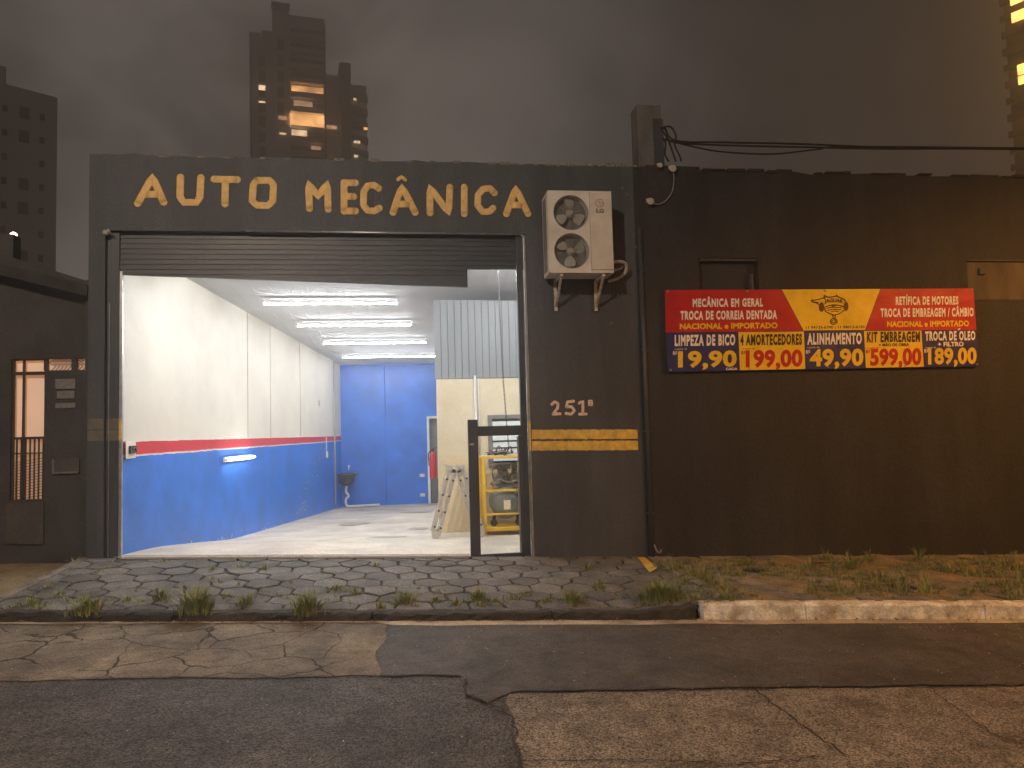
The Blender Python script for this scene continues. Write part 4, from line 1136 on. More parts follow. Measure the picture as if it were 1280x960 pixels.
# ------------------------------------------------------------------ price banner
t = thing('price_banner', 'wide red, yellow and navy price banner on the long dark wall', 'banner', (5.8, BY - .02, 2.9))
TL, TR, BR, BL = (3.465, 1.825 + CAMZ), (8.15, 1.845 + CAMZ), (8.155, .705 + CAMZ), (3.46, .70 + CAMZ)
YBN = FY - .035
def bn(x, y, off=.0):
    """the flat print: x,y in print units (1280 wide study of the banner)"""
    ty_ = 68 - 6 * (x - 33) / 1169; by_ = 378 - 26 * (x - 45) / 1177
    v_ = (y - ty_) / (by_ - ty_); u_ = (x - 33 - 12 * v_) / (1169 + 8 * v_)
    X = (TL[0] * (1 - u_) + TR[0] * u_) * (1 - v_) + (BL[0] * (1 - u_) + BR[0] * u_) * v_
    Z = (TL[1] * (1 - u_) + TR[1] * u_) * (1 - v_) + (BL[1] * (1 - u_) + BR[1] * u_) * v_
    return Vector((X, YBN - off, Z))
bm = bmesh.new()
P = [bn(45, 378), bn(1222, 352), bn(1202, 62), bn(33, 68)]
prism(bm, [(p.x, p.z) for p in P], YBN + .004, YBN + .022)
obj('backing_panel', bm, K['b_navy'], t)
def poly(name, pts, m, off):
    bm = bmesh.new(); vs = []
    for a, b in zip(pts, pts[1:] + pts[:1]):
        for i in range(6): vs.append(bm.verts.new(bn(a[0] + (b[0] - a[0]) * i / 6, a[1] + (b[1] - a[1]) * i / 6, off)))
    f = bm.faces.new(vs)
    f.normal_update()
    if f.normal.y > 0: f.normal_flip()
    return obj(name, bm, m, t, recalc=False)
mid = lambda x: 229 - 12 * (x - 38) / 1172
poly('red_field', [(33, 68), (456, 66), (537, mid(537) - 2), (36, mid(36))], K['b_red'], 0)
poly('red_field', [(835, 64), (1202, 62), (1212, mid(1212)), (775, mid(775) - 2)], K['b_red'], 0)
poly('yellow_field', [(458, 66), (833, 64), (773, mid(773) - 3), (539, mid(539) - 3)], K['b_yellow'], 0)
def bot(x): return 378 - 26 * (x - 45) / 1177
cells = [(36, 297, 45, 303), (298, 541, 304, 546), (542, 768, 547, 775), (769, 993, 776, 1002), (994, 1212, 1003, 1222)]
cm = ['b_navy', 'b_yellow', 'b_navy', 'b_yellow', 'b_navy']
for (a, b, c, d), m in zip(cells, cm):
    poly('price_field', [(a, mid(a) + 1), (b, mid(b) + 1), (d, bot(d) - 2), (c, bot(c) - 2)], K[m], 0)
def btext(items, m, name):
    for body, x0, x1, yt, yb_, bold in items:
        bm = bmesh.new()
        sl = -6 / 1169 + (-20 / 1177) * ((yt - 62) / 300)
        add_text(bm, body, x0, x1, -yb_, -yt, 0, bold * 1.05, space=1.2 if yb_ - yt > 25 and yb_ - yt < 50 else 1.04, mapf=lambda x, z: bn(x, -z + sl * (x - (x0 + x1) / 2), .003))
        if body == 'TROCA DE OLEO':
            bm.faces.new([bm.verts.new(bn(x_, y_, .003)) for x_, y_ in ((1136, 219), (1142, 219), (1149, 211), (1141, 211))])
        bm.normal_update()
        for f in bm.faces:
            if f.normal.y > 0: f.normal_flip()
        obj(name, bm, m, t, recalc=False)
btext([('MECÂNICA EM GERAL', 132, 388, 100, 132, .045), ('TROCA DE CORREIA DENTADA', 88, 440, 146, 180, .045), ('RETÍFICA DE MOTORES', 892, 1140, 92, 124, .045), ('TROCA DE EMBREAGEM / CÂMBIO', 833, 1201, 136, 169, .045),
       ('LIMPEZA DE BICO', 68, 286, 237, 279, .045), ('ALINHAMENTO', 553, 760, 230, 273, .045), ('TROCA DE OLEO', 1007, 1207, 222, 257, .045), ('+ FILTRO', 1057, 1160, 262, 279, .04),
       ('CADA', 252, 294, 361, 370, .03), ('R$', 62, 77, 300, 314, .03), ('R$', 548, 563, 294, 308, .03), ('R$', 1003, 1018, 289, 303, .03),
       ('a partir de', 68, 112, 288, 294, .01), ('a partir de', 554, 598, 281, 287, .01), ('a partir de', 1008, 1050, 280, 286, .01)], K['b_white'], 'white_lettering')
btext([('NACIONAL e IMPORTADO', 86, 442, 193, 215, .04), ('NACIONAL e IMPORTADO', 858, 1182, 184, 206, .04), ('19,90', 80, 292, 298, 359, .038), ('49,90', 562, 766, 290, 354, .038), ('189,00', 1018, 1212, 284, 345, .038)], K['b_yellow'], 'yellow_lettering')
btext([('4 AMORTECEDORES', 305, 533, 235, 276, .045), ('KIT EMBREAGEM', 780, 987, 224, 264, .045), ('+ MÃO DE OBRA', 826, 944, 268, 279, .035), ('11 94133-6790 | 11 94013-6143', 548, 771, 203, 213, .008)], K['b_black'], 'black_lettering')
btext([('199,00', 325, 535, 294, 358, .038), ('599,00', 792, 992, 287, 350, .038), ('R$', 309, 324, 298, 312, .03), ('R$', 777, 792, 292, 306, .03), ('a partir de', 314, 358, 286, 292, .01), ('a partir de', 782, 826, 282, 288, .01)], K['b_red'], 'red_lettering')
bm = bmesh.new()
for ex_, ey_ in ((42, 74), (330, 73), (620, 71), (910, 69), (1196, 68), (54, 370), (340, 364), (630, 357), (930, 351), (1212, 346)):
    p = bn(ex_, ey_, .006); ring(bm, p, .012, .0035, 14, 5)
each('eyelet', bm, K['chrome'], t)
# shop emblem: winged axle with two tyres
lg = lambda x, y: bn(820 * 0 + 315 + x * .1094 * 420 / 420 * 1.0 * (1280 / 420) * 1.0 * .0 + 0, y) if False else bn((960 + x * .109375 - 820) * 1280 / 420, (355 + y * .109375 - 340) * 1280 / 420, .004)
bm = bmesh.new()
def lline(pts, w, mi=0): tube(bm, catmull([lg(*p) for p in pts], 5), w, 5, mi)
lline([(505, 210), (440, 200), (428, 180), (470, 182), (560, 158), (580, 160), (572, 128), (620, 148), (700, 138), (712, 125), (730, 145), (790, 165), (815, 195)], .0075)
lline([(505, 235), (490, 215), (445, 205)], .006)
lline([(575, 265), (620, 245), (680, 235), (745, 242), (790, 255)], .006); lline([(575, 270), (590, 310), (640, 335), (690, 350), (740, 335), (795, 300)], .0065)
lline([(600, 275), (650, 262), (700, 268), (770, 262)], .005); lline([(610, 300), (660, 285), (720, 290), (765, 285)], .005); lline([(650, 315), (690, 305), (735, 315)], .005)
lline([(668, 352), (672, 380)], .006); lline([(700, 350), (695, 380)], .006)
for cx_, cy_, rx_, ry_ in ((540, 260, 30, 55), (820, 252, 28, 52)):
    f = bm.faces.new([bm.verts.new(lg(cx_ + rx_ * cos(a * pi / 12), cy_ + ry_ * sin(a * pi / 12))) for a in range(24)])
lline([(680 + 36 * cos(a * pi / 8), 420 + 34 * sin(a * pi / 8)) for a in range(17)], .007); lline([(680 + 18 * cos(a * pi / 8), 420 + 17 * sin(a * pi / 8)) for a in range(17)], .005)
lline([(660, 250), (690, 236), (700, 250), (660, 250)], .005)
add_text(bm, 'JAGUAR', 572, 785, -216, -172, 0, .025, mapf=lambda x, z: lg(x, -z - 10 * sin((x - 575) / 200 * pi)) + Vector((0, -.002, 0)))
obj('emblem', bm, pmat('brown_print', (.11, .035, .012), .5, .1, 9, 0, 40), t, recalc=False)

# ------------------------------------------------------------------ service post and cables
PYp = FY + .35
t = thing('service_post', 'short square concrete service post rising above the parapet', 'post', (3.5, PYp, 5.1))
bm = bmesh.new(); pa = at(796, 141, PYp); pb = at(826, 131, PYp)
box(bm, pa.x, pb.x, PYp - .0, PYp + .3, 4.9, pb.z - .0)
o_ = obj('shaft', bm, K['post'], t, .018)
bm = bmesh.new(); box(bm, pb.x - .13, pb.x + .01, PYp - .03, PYp - .002, 5.2, pb.z - .22); tube(bm, [(pb.x + .02, PYp + .1, pb.z - .3), (pb.x + .09, PYp + .1, pb.z - .3)], .02, 8); tube(bm, [(pb.x + .02, PYp + .1, pb.z - .48), (pb.x + .09, PYp + .1, pb.z - .48)], .02, 8)
obj('bracket', bm, K['charcoal_metal'], t)
root = Vector((pb.x + .07, PYp + .05, pb.z - .33)); root2 = Vector((pb.x + .07, PYp + .05, pb.z - .48))
far = at(1300, 184, PYp + 2.0); far = Vector((16, PYp + .6, far.z + .06))
cb = [([root, at(845, 176, PYp), at(905, 178, PYp), at(1000, 180, PYp), at(1120, 184.5, PYp), at(1265, 185, PYp + .1), Vector((17, PYp + .3, at(1265, 185, PYp).z + .25))], .016, 'upper black overhead cable running from the concrete post to the right'),
      ([root2, at(850, 179, PYp), at(920, 182, PYp), at(1010, 184, PYp), at(1100, 186, PYp), at(1265, 186.5, PYp + .12), Vector((17, PYp + .35, at(1265, 187, PYp).z + .25))], .014, 'lower black overhead cable running taut from the concrete post'),
      ([root2 + Vector((0, .03, 0)), at(870, 184, PYp), at(905, 190, PYp), at(965, 192.5, PYp), at(1020, 187, PYp), at(1060, 183.5, PYp), at(1265, 185, PYp + .14), Vector((17, PYp + .4, at(1265, 185, PYp).z + .25))], .012, 'slack black overhead cable sagging just right of the concrete post')]
for pts, r0, lab in cb:
    bm = bmesh.new(); tube(bm, catmull(pts, 6), r0, 6); tag(obj('overhead_cable', bm, K['cable']), lab, 'cable', 'overhead cables from the post')
for pts, lab in (([at(826, 160, PYp - .05), at(838, 158.5, PYp - .05), at(845, 170, PYp - .05), at(843, 180, PYp - .05), at(850, 196, FY - .03), at(851, 201, FY - .02)], 'black service loop dropping outermost beside the concrete post'),
                 ([at(827, 163, PYp - .05), at(834, 172, PYp - .05), at(840, 188, FY - .02), at(845, 202, FY - .02)], 'black service loop dropping in the middle beside the concrete post'),
                 ([at(829, 172, PYp - .05), at(832, 180, PYp - .05), at(831, 192, FY - .03), at(836, 202, FY - .02)], 'black service loop dropping closest to the concrete post')):
    bm = bmesh.new(); tube(bm, catmull(pts, 6), .013, 6); tag(obj('service_cable', bm, K['cable']), lab, 'cable', 'service loops at the post')
bm = bmesh.new(); tube(bm, catmull([at(841, 212, FY - .03), at(842.5, 225, FY - .015), at(840, 240, FY - .012), at(832, 251, FY - .012), at(823, 255.5, FY - .012), at(814, 253, FY - .03)], 7), .009, 6)
tag(obj('grey_cable', bm, K['cable_grey']), 'thin grey cable drooping in a curve over the top of the dark front', 'cable')
for px, py, lab in ((841, 211, 'dirty white cable clamp at the upper end of the drooping grey cable'), (813, 252, 'dirty white cable clamp at the lower end of the drooping grey cable'), (825, 207, 'tiny white insulator at the foot of the concrete post')):
    p = at(px, py, FY - .04); bm = bmesh.new(); s = .05 if px != 825 else .035
    lathe(bm, (p.x, FY, p.z), [(s * .7, 0), (s * .7, .03), (s, .035), (s, .06), (s * .5, .065)], (0, -1, 0), 10); box(bm, p.x - s * 1.1, p.x + s * .3, FY - .05, FY - .015, p.z - s * .2, p.z + s * .9)
    tag(obj('cable_clamp', bm, K['jbox'], None, .004), lab, 'clamp', 'cable fittings on the front')
# small scars and anchor holes on the dark front
bm = bmesh.new()
for px, py, s in ((778, 235, .02), (784, 243, .017), (795, 308, .025), (799, 311, .015), (764, 404, .018), (740, 487, .010), (879, 313, .010), (700, 560, .006), (770, 575, .007)):
    p = at(px, py, FY); k = 7; r_ = random.Random(px)
    bm.faces.new([bm.verts.new((p.x + s * cos(a * 2 * pi / k) * r_.uniform(.4, 1.2), (FY if p.x < 3.06 else BY) - .003, p.z + s * sin(a * 2 * pi / k) * r_.uniform(.4, 1.2))) for a in range(k)])
obj('chipped_spot', bm, K['plaque'], bld)

# ------------------------------------------------------------------ neighbour's house at the left
NY = 9.62
hs = thing('neighbour_house', 'low dark house with a barred orange lit entrance left of the workshop', 'house', (-6, NY, 0))
bm = bmesh.new()
n0, n1 = -4.88, -4.50; dz0, dz1 = at(30, 625, NY).z, at(30, 450, NY).z
tz0, tz1 = at(60, 463, NY).z, at(60, 448, NY).z
xr = -3.99
prism(bm, [(-12, -1), (n0, -1), (n0, 4.2), (-12, 4.2)], NY, NY + .18)
prism(bm, [(n0, -1), (n1, -1), (n1, dz0), (n0, dz0)], NY + .001, NY + .179)
prism(bm, [(n1, -1), (xr, -1), (xr, tz0), (n1, tz0)], NY, NY + .18)
prism(bm, [(n0, tz1), (xr, tz1), (xr, 3.6), (n0, 3.9)], NY + .001, NY + .179)
prism(bm, [(xr + .0, -1), (-3.915, -1), (-3.915, 3.6), (xr, 3.6)], NY - .1, NY + .18)
obj('wall', bm, K['neigh'], hs)
bm = bmesh.new()
prism(bm, [(n0 - .03, dz0 - .52), (n1 + .02, dz0 - .55), (n1 + .02, dz0 - .03), (n0 - .03, dz0 - .03)], NY - .03, NY - .002)
obj('step_panel', bm, K['neigh_trim'], hs, .01)
# roof: sloping verge
bm = bmesh.new()
e0 = at(-60, 312, NY - .25); e1 = at(109, 356, NY - .25)
v = [bm.verts.new(p) for p in ((e0.x - 5, NY - .25, e0.z + 1.3), (e1.x, NY - .25, e1.z), (e1.x, NY - .25, e1.z - .14), (e0.x - 5, NY - .25, e0.z + 1.16))]
w = [bm.verts.new(p.co + Vector((0, 7, .4))) for p in v]
bm.faces.new(v); bm.faces.new(w[::-1])
for k in range(4): bm.faces.new((v[k], w[k], w[(k + 1) % 4], v[(k + 1) % 4]))
obj('roof', bm, K['eave'], hs)
dw = obj('entrance', (lambda b: (box(b, n0, n1, NY + .10, NY + .12, dz0, dz1), box(b, n1 + .001, xr, NY + .10, NY + .12, tz0, tz1), b)[-1])(bmesh.new()), K['lit_door'], hs)
bm = bmesh.new(); 
for f_ in (.0, .30, .97): 
    x = n0 + (n1 - n0) * f_; box(bm, x, x + .022, NY + .03, NY + .06, dz0, dz1 if f_ else dz1)
zr = dz0 + (dz1 - dz0) * .43
box(bm, n0, n1, NY + .025, NY + .065, zr, zr + .03); box(bm, n0, n1, NY + .025, NY + .065, zr - .18, zr - .165); box(bm, n0, xr, NY + .02, NY + .07, tz0 - .05, tz0 - .01); box(bm, n1 - .02, n1 + .02, NY + .02, NY + .07, tz0, tz1)
for k in range(7):
    x = n0 + .05 + k * .05; box(bm, x, x + .012, NY + .03, NY + .055, dz0, zr)
for k in range(14):      # ironwork mesh in the lower half
    z = dz0 + k * .035; tube(bm, [(n0 + .02, NY + .07, z), (n1 - .02, NY + .07, z + .05)], .0035, 4)
box(bm, -4.2, -4.14, NY + .02, NY + .07, tz0, tz1)
for k in range(9):
    x = n1 + .05 + k * .045; tube(bm, catmull([(x, NY + .06, tz0), (x + .05, NY + .06, tz0 + .06), (x - .02, NY + .06, tz0 + .1), (x + .06, NY + .06, tz1)], 3), .005, 4)
obj('bars', bm, K['iron'], dw)
for a, b in (((70, 474), (95, 486)), ((72, 489), (94, 498)), ((70, 504), (95, 510))):
    p, q = at(*a, NY), at(*b, NY); bm = bmesh.new(); box(bm, p.x, q.x, NY - .02, NY - .001, q.z, p.z)
    obj('plaque', bm, K['plaque'], hs, .003)
p, q = at(67, 574, NY), at(100, 591, NY); bm = bmesh.new()
box(bm, p.x, q.x, NY - .03, NY - .001, q.z, p.z); 
mb = obj('letter_box', bm, K['neigh_trim'], hs, .004)
bm = bmesh.new(); box(bm, p.x, p.x + .02, NY - .04, NY - .031, q.z, p.z); box(bm, p.x + .021, q.x, NY - .04, NY - .031, q.z, q.z + .02)
obj('frame', bm, K['plaque'], mb)

# ------------------------------------------------------------------ towers in the fog
def gz(x): return SX * x - .75
def rect_on(bm, o, ux, w0, w1, z0, z1, out=.12, th=.3, mi=0):
    """box standing proud of a facade that starts at o and runs along ux"""
    ux = Vector(ux); nrm = Vector((ux.y, -ux.x, 0))
    a = o + ux * w0 + nrm * out; b = o + ux * w1 + nrm * out; c = o + ux * w1 + nrm * (out - th); d = o + ux * w0 + nrm * (out - th)
    v = [bm.verts.new((p.x, p.y, z0)) for p in (a, b, c, d)] + [bm.verts.new((p.x, p.y, z1)) for p in (a, b, c, d)]
    for q in ((3, 2, 1, 0), (4, 5, 6, 7), (0, 1, 5, 4), (1, 2, 6, 5), (2, 3, 7, 6), (3, 0, 4, 7)):
        f = bm.faces.new([v[i] for i in q]); f.material_index = mi
# central tower
DT = 160.
tw = thing('apartment_tower', 'tall grey apartment tower with orange lit balconies fading into fog above the workshop', 'tower', (-25, DT, gz(-25)))
def Tx(px): return at(px, 100, DT).x
def Tz(py, px=360): return at(px, py, DT).z
o = Vector((0, DT, 0)); ux = (1, 0, 0)
bm = bmesh.new()
def blk(x0, x1, y0, y1, zt): box(bm, x0, x1, y0, y1, gz(x0) - 2, zt)
blk(Tx(314), Tx(326), DT + 1, DT + 18, Tz(43)); blk(Tx(325.9), Tx(341), DT + .5, DT + 18, Tz(50)); blk(Tx(341), Tx(362), DT, DT + 20, Tz(8, 350)); blk(Tx(362), Tx(406.5), DT + 1.5, DT + 20, Tz(15, 385))
blk(Tx(327), Tx(340), DT + 3, DT + 12, Tz(33)); blk(Tx(345), Tx(360), DT + 2, DT + 12, Tz(5)); blk(Tx(408), Tx(425), DT + 6, DT + 22, Tz(74, 415)); blk(Tx(425), Tx(440), DT + 3, DT + 22, Tz(66, 432)); blk(Tx(440), Tx(462), DT + 7, DT + 26, Tz(82, 450))
obj('wall', bm, K['t_wall'], tw)
bm = bmesh.new(); box(bm, Tx(404.5), Tx(407), DT - .6, DT + 1.5, gz(-20), Tz(28, 405)); box(bm, Tx(313), Tx(315), DT + .3, DT + 1, gz(-33), Tz(45)); box(bm, Tx(427), Tx(439), DT + 1.8, DT + 2.95, gz(-10), Tz(68, 432)); box(bm, Tx(340), Tx(363), DT - .6, DT - .05, Tz(14), Tz(6, 350))
each('fin', bm, K['t_dark'], tw)
lit = {5: 'lit_warm', 6: 'lit_dim', 7: 'lit_warm', 8: 'lit_white'}
for k in range(12):
    py = 33 + k * 18.4
    bm = bmesh.new(); box(bm, Tx(363), Tx(404), DT + .9, DT + 1.45, Tz(py + 9, 385), Tz(py, 385))
    bal = obj('balcony', bm, K['t_dark'], tw)
    bm = bmesh.new(); box(bm, Tx(363), Tx(404.2), DT - .4, DT + .89, Tz(py + 15, 385), Tz(py + 8.6, 385)); 
    obj('parapet', bm, K['t_wall'], bal)
    if k in (4, 5, 6, 7, 8):
        x0, x1, m, h = {4: (364, 404, 'lit_warm', 7), 5: (367, 390, 'lit_dim', 5), 6: (362, 406, 'lit_warm', 14), 7: (364, 383, 'lit_white', 9), 8: (388, 400, 'lit_dim', 3)}[k]
        bm = bmesh.new(); box(bm, Tx(x0), Tx(x1), DT + (.3 if k != 6 else -.5), DT + .88, Tz(py + h, 385), Tz(py - .4, 385))
        obj('lit_room', bm, K[m], bal)
for col, ys_, y0 in (((324, 332), [72 + i * 18.8 for i in range(7)], DT + .35), ((347, 355), [50 + i * 19.8 for i in range(5)], DT - .15)):
    for i, py in enumerate(ys_):
        bm = bmesh.new(); box(bm, Tx(col[0]), Tx(col[1]), y0, y0 + .2, Tz(py + 13, 335), Tz(py, 335))
        wn_ = obj('window', bm, K['t_glass'], tw)
        if col[0] == 324 and i in (2, 3):
            bm = bmesh.new(); box(bm, Tx(324), Tx(332), y0 - .1, y0 - .02, Tz(py + (5 if i == 2 else 2), 335), Tz(py - (1 if i == 2 else 0), 335)); obj('lit_pane', bm, K['lit_white'], wn_)
for x0, x1, py, h, m, y in ((348, 358, 146, 4, 'lit_dim', DT - .2), (349, 357, 167, 1.5, 'lit_white', DT - .2), (409, 422, 140, 4, 'lit_dim', DT + 5.8), (410, 423, 188, 7, 'lit_white', DT + 5.8)):
    bm = bmesh.new(); box(bm, Tx(x0), Tx(x1), y, y + .15, Tz(py + h, x0), Tz(py, x0)); obj('lit_window', bm, K[m], tw)
for k in range(7):
    py = 93 + k * 18.5; bm = bmesh.new()
    v = box(bm, Tx(441), Tx(463), DT + 5.6, DT + 6.9, Tz(py + 8, 450), Tz(py, 450))
    for q in v:
        if q.co.x > Tx(450): q.co.z -= .9
    bal = obj('balcony', bm, K['t_dark'], tw)
    if k in (0, 2, 3, 4, 5):
        bm = bmesh.new(); w_ = {0: 4, 2: 5, 3: 8, 4: 5, 5: 19}[k]; x_ = Tx(444 if k != 2 else 457)
        box(bm, x_, x_ + w_ * .178, DT + 5.4, DT + 5.58, Tz(py + 10 + (4 if k == 5 else 2), 450) - .3, Tz(py + 9, 450) - .3)
        obj('lit_room', bm, K['lit_white' if k != 2 else 'lit_warm'], bal)
tw.rotation_euler.z = radians(9)
# pale tower at the far left
DL = 82.
t2 = thing('pale_tower', 'pale apartment tower with tiny windows dim in the fog at the left', 'tower', (-48, DL, gz(-48)))
A = at(72, 118, DL); A.z = 0
dirn = Vector((-.80, -.60, 0)); sd = Vector((.60, -.80, 0))
bm = bmesh.new()
ztl = at(72, 122, DL).z
P = [A, A + dirn * 16, A + dirn * 16 - sd * 14, A - sd * 14]
v = [bm.verts.new((p.x, p.y, gz(p.x) - 1)) for p in P]; w = [bm.verts.new((p.x, p.y, ztl)) for p in P]
bm.faces.new(w)
for k in range(4): bm.faces.new((v[k], v[(k + 1) % 4], w[(k + 1) % 4], w[k]))
Q = [A + dirn * 4.5 + sd * -.8, A + dirn * 12 + sd * -.8, A + dirn * 12 - sd * 8, A + dirn * 4.5 - sd * 8]
v = [bm.verts.new((p.x, p.y, ztl - .1)) for p in Q]; w = [bm.verts.new((p.x, p.y, ztl + 2.2)) for p in Q]; bm.faces.new(w)
for k in range(4): bm.faces.new((v[k], v[(k + 1) % 4], w[(k + 1) % 4], w[k]))
obj('wall', bm, K['t_pale'], t2)
fo = A + dirn * 16; fu = -dirn
for k in range(11):
    z = ztl - 2.6 - k * 2.55
    for wpos, ww, hh in ((14.6, .45, .7), (13.0, .9, 1.3), (11.3, .45, .7), (9.6, .9, 1.3)):
        if ww > .5 and (k + int(wpos)) % 3 == 0: continue
        bm = bmesh.new(); rect_on(bm, fo, fu, wpos - ww / 2, wpos + ww / 2, z - hh / 2, z + hh / 2, .04, .3); obj('window', bm, K['t_dark'] if ww > .5 else K['t_glass'], t2)
# small house lamp far off at the left
p = at(17, 298, 30); bm = bmesh.new(); lathe(bm, (p.x, p.y, p.z), [(.05, 0), (.12, .06), (.12, .18), (.05, .24)], (0, 0, 1), 12)
lt = thing('lamp_mast', 'tiny lit lamp on a mast above the roof at the far left', 'lamp', (p.x, p.y, gz(p.x)))
obj('lantern', bm, emat('lit_lantern', (1, .72, .48), 9), lt)
bm = bmesh.new(); tube(bm, [(p.x, p.y, gz(p.x)), (p.x, p.y, p.z)], .05, 8); obj('mast', bm, K['iron'], lt)
# right tower, close and dark
DR = 70.
A = at(1254, 0, DR); A.z = 0
du = Vector((.5, -.866, 0)); 
t3 = thing('brown_tower', 'dark brown apartment tower with yellow lit windows at the right edge', 'tower', (A.x + 4, A.y, gz(A.x)))
nrm = Vector((-.866, -.5, 0))
bm = bmesh.new()
P = [A, A + du * 18, A + du * 18 - nrm * 14, A - nrm * 14]
v = [bm.verts.new((p.x, p.y, gz(p.x) - 1)) for p in P]; w = [bm.verts.new((p.x, p.y, 62)) for p in P]; bm.faces.new(w)
for k in range(4): bm.faces.new((v[k], v[(k + 1) % 4], w[(k + 1) % 4], w[k]))
obj('wall', bm, K['t_brown'], t3)
litrow = {1: 1, 2: 1, 4: 0, 5: 1, 6: 1, 7: 0, 8: 0}
for k in range(14):
    z = at(1262, -2 + k * 20.5, DR).z
    bm = bmesh.new(); rect_on(bm, A, du, -.3, 17, z - .95, z - .25, .5, .5); obj('balcony', bm, K['t_dark'] if k % 2 else K['t_brown'], t3)
for py, x0, m, hh in ((8, .8, 'lit_yellow', 1.0), (29, .8, 'lit_yellow', 1.1), (94, 1.0, 'lit_yellow', 1.1), (107, 1.0, 'lit_yellow', .9), (159, 1.6, 'lit_yellow', .9), (189, 1.2, 'lit_yellow', .7), (200, 1.2, 'lit_dim', 1.2), (50, .8, 'lit_dim', .0), (-14, .8, 'lit_yellow', 1.)):
    if hh <= 0: continue
    z = at(1262, py, DR).z
    bm = bmesh.new(); rect_on(bm, A, du, x0, 9 if py != 159 else 3.2, z - hh / 2, z + hh / 2, .54, .2); obj('lit_window', bm, K[m], t3)

# ------------------------------------------------------------------ weeds
def blades(bm, cx, cy, n, h, spread, seed, zf, dry=.15):
    r_ = random.Random(seed)
    for i in range(n):
        a = r_.uniform(0, 2 * pi); rr = spread * abs(r_.gauss(0, .45)); x = cx + rr * cos(a); y = cy + rr * sin(a) * .7; z = zf(x, y) - .015
        hh = 1.3 * h * r_.uniform(.35, 1.1) * max(.35, 1 - rr / (spread * 2.0)); lean = r_.uniform(.15, .9) * hh; la = a + r_.gauss(0, .7); w = r_.uniform(.003, .0075)
        mi = 1 if r_.random() < dry else 0
        s = Vector((-sin(la), cos(la), 0)); d = Vector((cos(la), sin(la), 0)); prev = None
        for k in range(4):
            t = k / 3; c = Vector((x, y, z)) + d * lean * t * t + Vector((0, 0, hh * (t - .28 * t * t * (lean / hh))))
            if k == 3: f = bm.faces.new((prev[0], prev[1], bm.verts.new(c))); f.material_index = mi; break
            ww = w * (1 - .45 * t); p = (bm.verts.new(c - s * ww), bm.verts.new(c + s * ww))
            if prev: f = bm.faces.new((prev[0], prev[1], p[1], p[0])); f.material_index = mi
            prev = p
def walk_pt(px, py, cy=.045): p = on_plane(px, py, 0, cy); return p.x, p.y
GM = [K['grass'], K['grass_dry']]
big = [(245, 764, 330, .26, .20, 'big round grass tuft on the pavement in front of the blue wall'),
       (380, 772, 260, .22, .19, 'spiky grass tuft growing out of the dark kerb'),
       (110, 764, 190, .17, .20, 'low dark grass tuft at the left end of the dark kerb'),
       (202, 750, 90, .14, .12, 'small dense grass tuft left of the big round one'),
       (306, 757, 80, .15, .12, 'thin pale grass tuft between the two largest clumps'),
       (508, 754, 130, .15, .13, 'bushy grass tuft in the paving below the open gateway'),
       (598, 750, 130, .15, .15, 'grass tuft in the paving below the wicket gate'),
       (715, 752, 150, .15, .17, 'grass tuft in the paving below the yellow stripes'),
       (825, 752, 520, .20, .36, 'widest grass clump beside the end of the white kerb'),
       (40, 757, 90, .09, .2, 'flat weed patch by the paving edge at the far left')]
for i, (px, py, n, h, s, lab) in enumerate(big):
    x, y = walk_pt(px, py); y = max(y, kerb_y(x) + .04); bm = bmesh.new(); blades(bm, x, y, n, h, s, 100 + i, walk_z, .18)
    tag(obj('grass_tuft', bm, GM, recalc=False), lab, 'grass tuft', 'grass tufts in the pavement')
bm = bmesh.new(); r_ = random.Random(77)
for px, py in ((470, 708), (205, 703), (300, 709), (135, 710), (95, 703), (160, 750), (545, 752), (640, 748), (570, 756), (475, 760), (445, 742), (680, 752), (660, 744), (750, 735), (865, 757), (330, 712), (60, 735), (75, 742), (265, 712), (620, 752), (735, 712), (510, 735), (350, 745), (420, 738), (230, 735), (885, 765)):
    x, y = walk_pt(px, py); blades(bm, x, max(y, kerb_y(x) + .05), r_.randint(20, 60), r_.uniform(.05, .11), r_.uniform(.07, .17), r_.randint(0, 9999), walk_z, .3)
for i in range(230):
    x = r_.uniform(-3.8, 3.1); y = kerb_y(x) + .12 + abs(r_.gauss(0, .55))
    if y > 9.3: continue
    blades(bm, x, y, r_.randint(5, 18), r_.uniform(.02, .07), .07, r_.randint(0, 9999), walk_z, .35)
tag(obj('grass', bm, GM, recalc=False), 'sparse short weeds in the joints of the grey pavers', 'weeds', kind='stuff')
bm = bmesh.new()
for i in range(1000):
    x = r_.uniform(2.9, 11.5); y = r_.uniform(kerb_y(x) + .16, 9.42)
    dens = mnoise.noise((x * .9, y * .9, 4)) + (.25 if y < 8.3 else 0) + .12 * (x - 4) / 4
    if dens < -.05: continue
    blades(bm, x, y, r_.randint(12, 34), r_.uniform(.03, .085) + (.13 if r_.random() < .08 else 0), r_.uniform(.10, .2), r_.randint(0, 99999), lambda a, b: walk_z(a, b) + .01, .45)
tag(obj('grass', bm, GM, recalc=False), 'overgrown dry grass covering the pavement behind the white kerb', 'grass', kind='stuff')
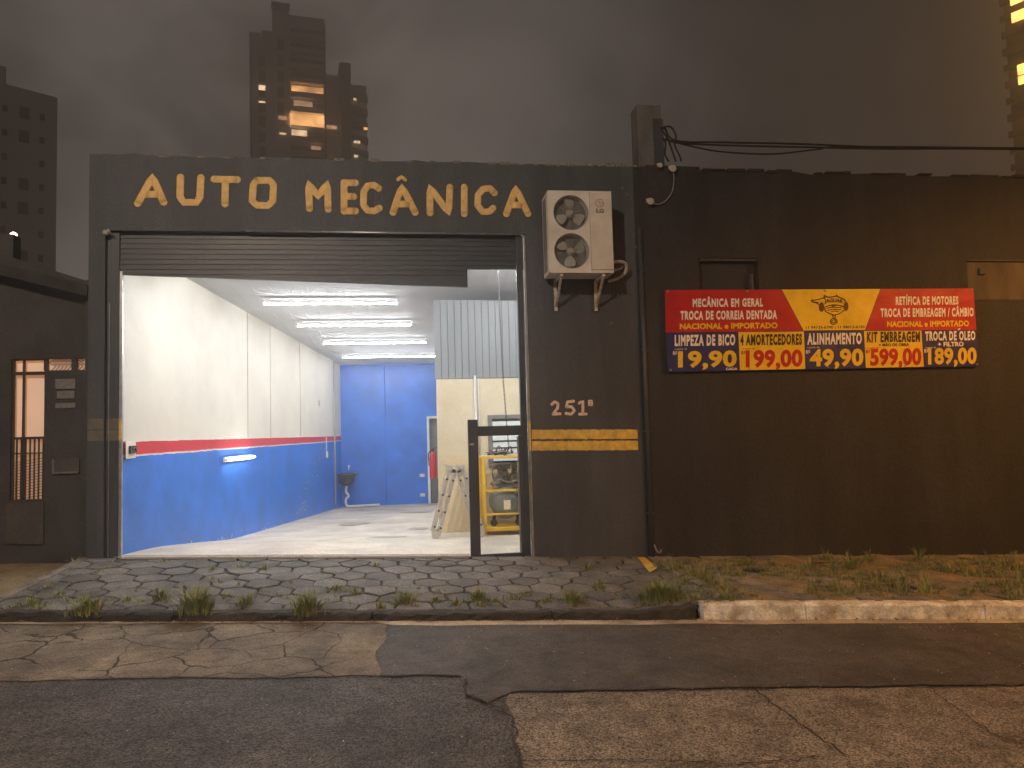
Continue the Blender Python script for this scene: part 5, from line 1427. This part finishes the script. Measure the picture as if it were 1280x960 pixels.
# dead leaves and grit in the gutter
bm = bmesh.new()
def leaf(x, y, z, s):
    a = r_.uniform(0, 6); tip = r_.uniform(.004, .02)
    d = Vector((cos(a), sin(a), 0)); q = Vector((-sin(a), cos(a), 0)); c = Vector((x, y, z))
    p = [bm.verts.new(c - d * s), bm.verts.new(c - q * s * .4 + Vector((0, 0, tip))), bm.verts.new(c + d * s + Vector((0, 0, tip * 1.3))), bm.verts.new(c + q * s * .4 + Vector((0, 0, tip * .6)))]
    bm.faces.new((p[0], p[1], p[2])); bm.faces.new((p[0], p[2], p[3]))
for i in range(120):
    x = r_.uniform(-4.5, 7); y = kerb_y(x) - abs(r_.gauss(.02, .05)) - .02; leaf(x, y, ROAD_Z + SX * x + .02, r_.uniform(.008, .03))
for i in range(60):
    x = r_.uniform(-3.5, 3.2); y = r_.uniform(kerb_y(x) + .1, 9.3); leaf(x, y, walk_z(x, y) + .006, r_.uniform(.006, .022))
for px, py, s in ((660, 776, .07), (847, 763, .05), (815, 752, .05), (805, 775, .05)):
    p = road_pt(px, py); leaf(p.x, p.y if py > 770 else p.y + .35, (ROAD_Z + SX * p.x + .02) if py > 770 else walk_z(p.x, p.y + .35) + .02, s)
tag(obj('leaf_litter', bm, K['leaf'], recalc=False), 'scattered dead leaves and grit along the gutter', 'leaves', kind='stuff')

bm = bmesh.new(); r_ = random.Random(55)
for i in range(900):
    x = r_.uniform(-5, 6.5); y = r_.uniform(3.2, kerb_y(x) - .02) if r_.random() < .6 else kerb_y(x) - abs(r_.gauss(0, .22)) - .03
    s_ = r_.uniform(.003, .008) * (1.8 if r_.random() < .06 else 1); z = ROAD_Z + SX * x + .012
    vs = [bm.verts.new((x + s_ * a + r_.gauss(0, s_ * .2), y + s_ * b + r_.gauss(0, s_ * .2), z + s_ * c)) for a, b, c in ((1, 0, 0), (0, 1, 0), (-1, 0, 0), (0, -1, 0), (.1, .1, .9))]
    for k in range(4): bm.faces.new((vs[k], vs[(k + 1) % 4], vs[4]))
tag(obj('gravel', bm, K['gutter'], recalc=False), 'loose pale grit scattered over the worn asphalt', 'grit', kind='stuff')

# ------------------------------------------------------------------ night air
bm = bmesh.new(); box(bm, -140, 140, -40, 196, -9, 118)
hz = obj('haze', bm, bpy.data.materials.new('night_haze')); tag(hz, 'thin night fog between the street and the towers', 'haze', kind='stuff')
m = hz.data.materials[0]; m.use_nodes = True; N = m.node_tree.nodes; N.clear()
ou = N.new('ShaderNodeOutputMaterial'); pv = N.new('ShaderNodeVolumePrincipled')
pv.inputs['Color'].default_value = (.95, .94, .92, 1); pv.inputs['Density'].default_value = HAZE_DENSITY; pv.inputs['Anisotropy'].default_value = HAZE_G
m.node_tree.links.new(pv.outputs[0], ou.inputs['Volume'])
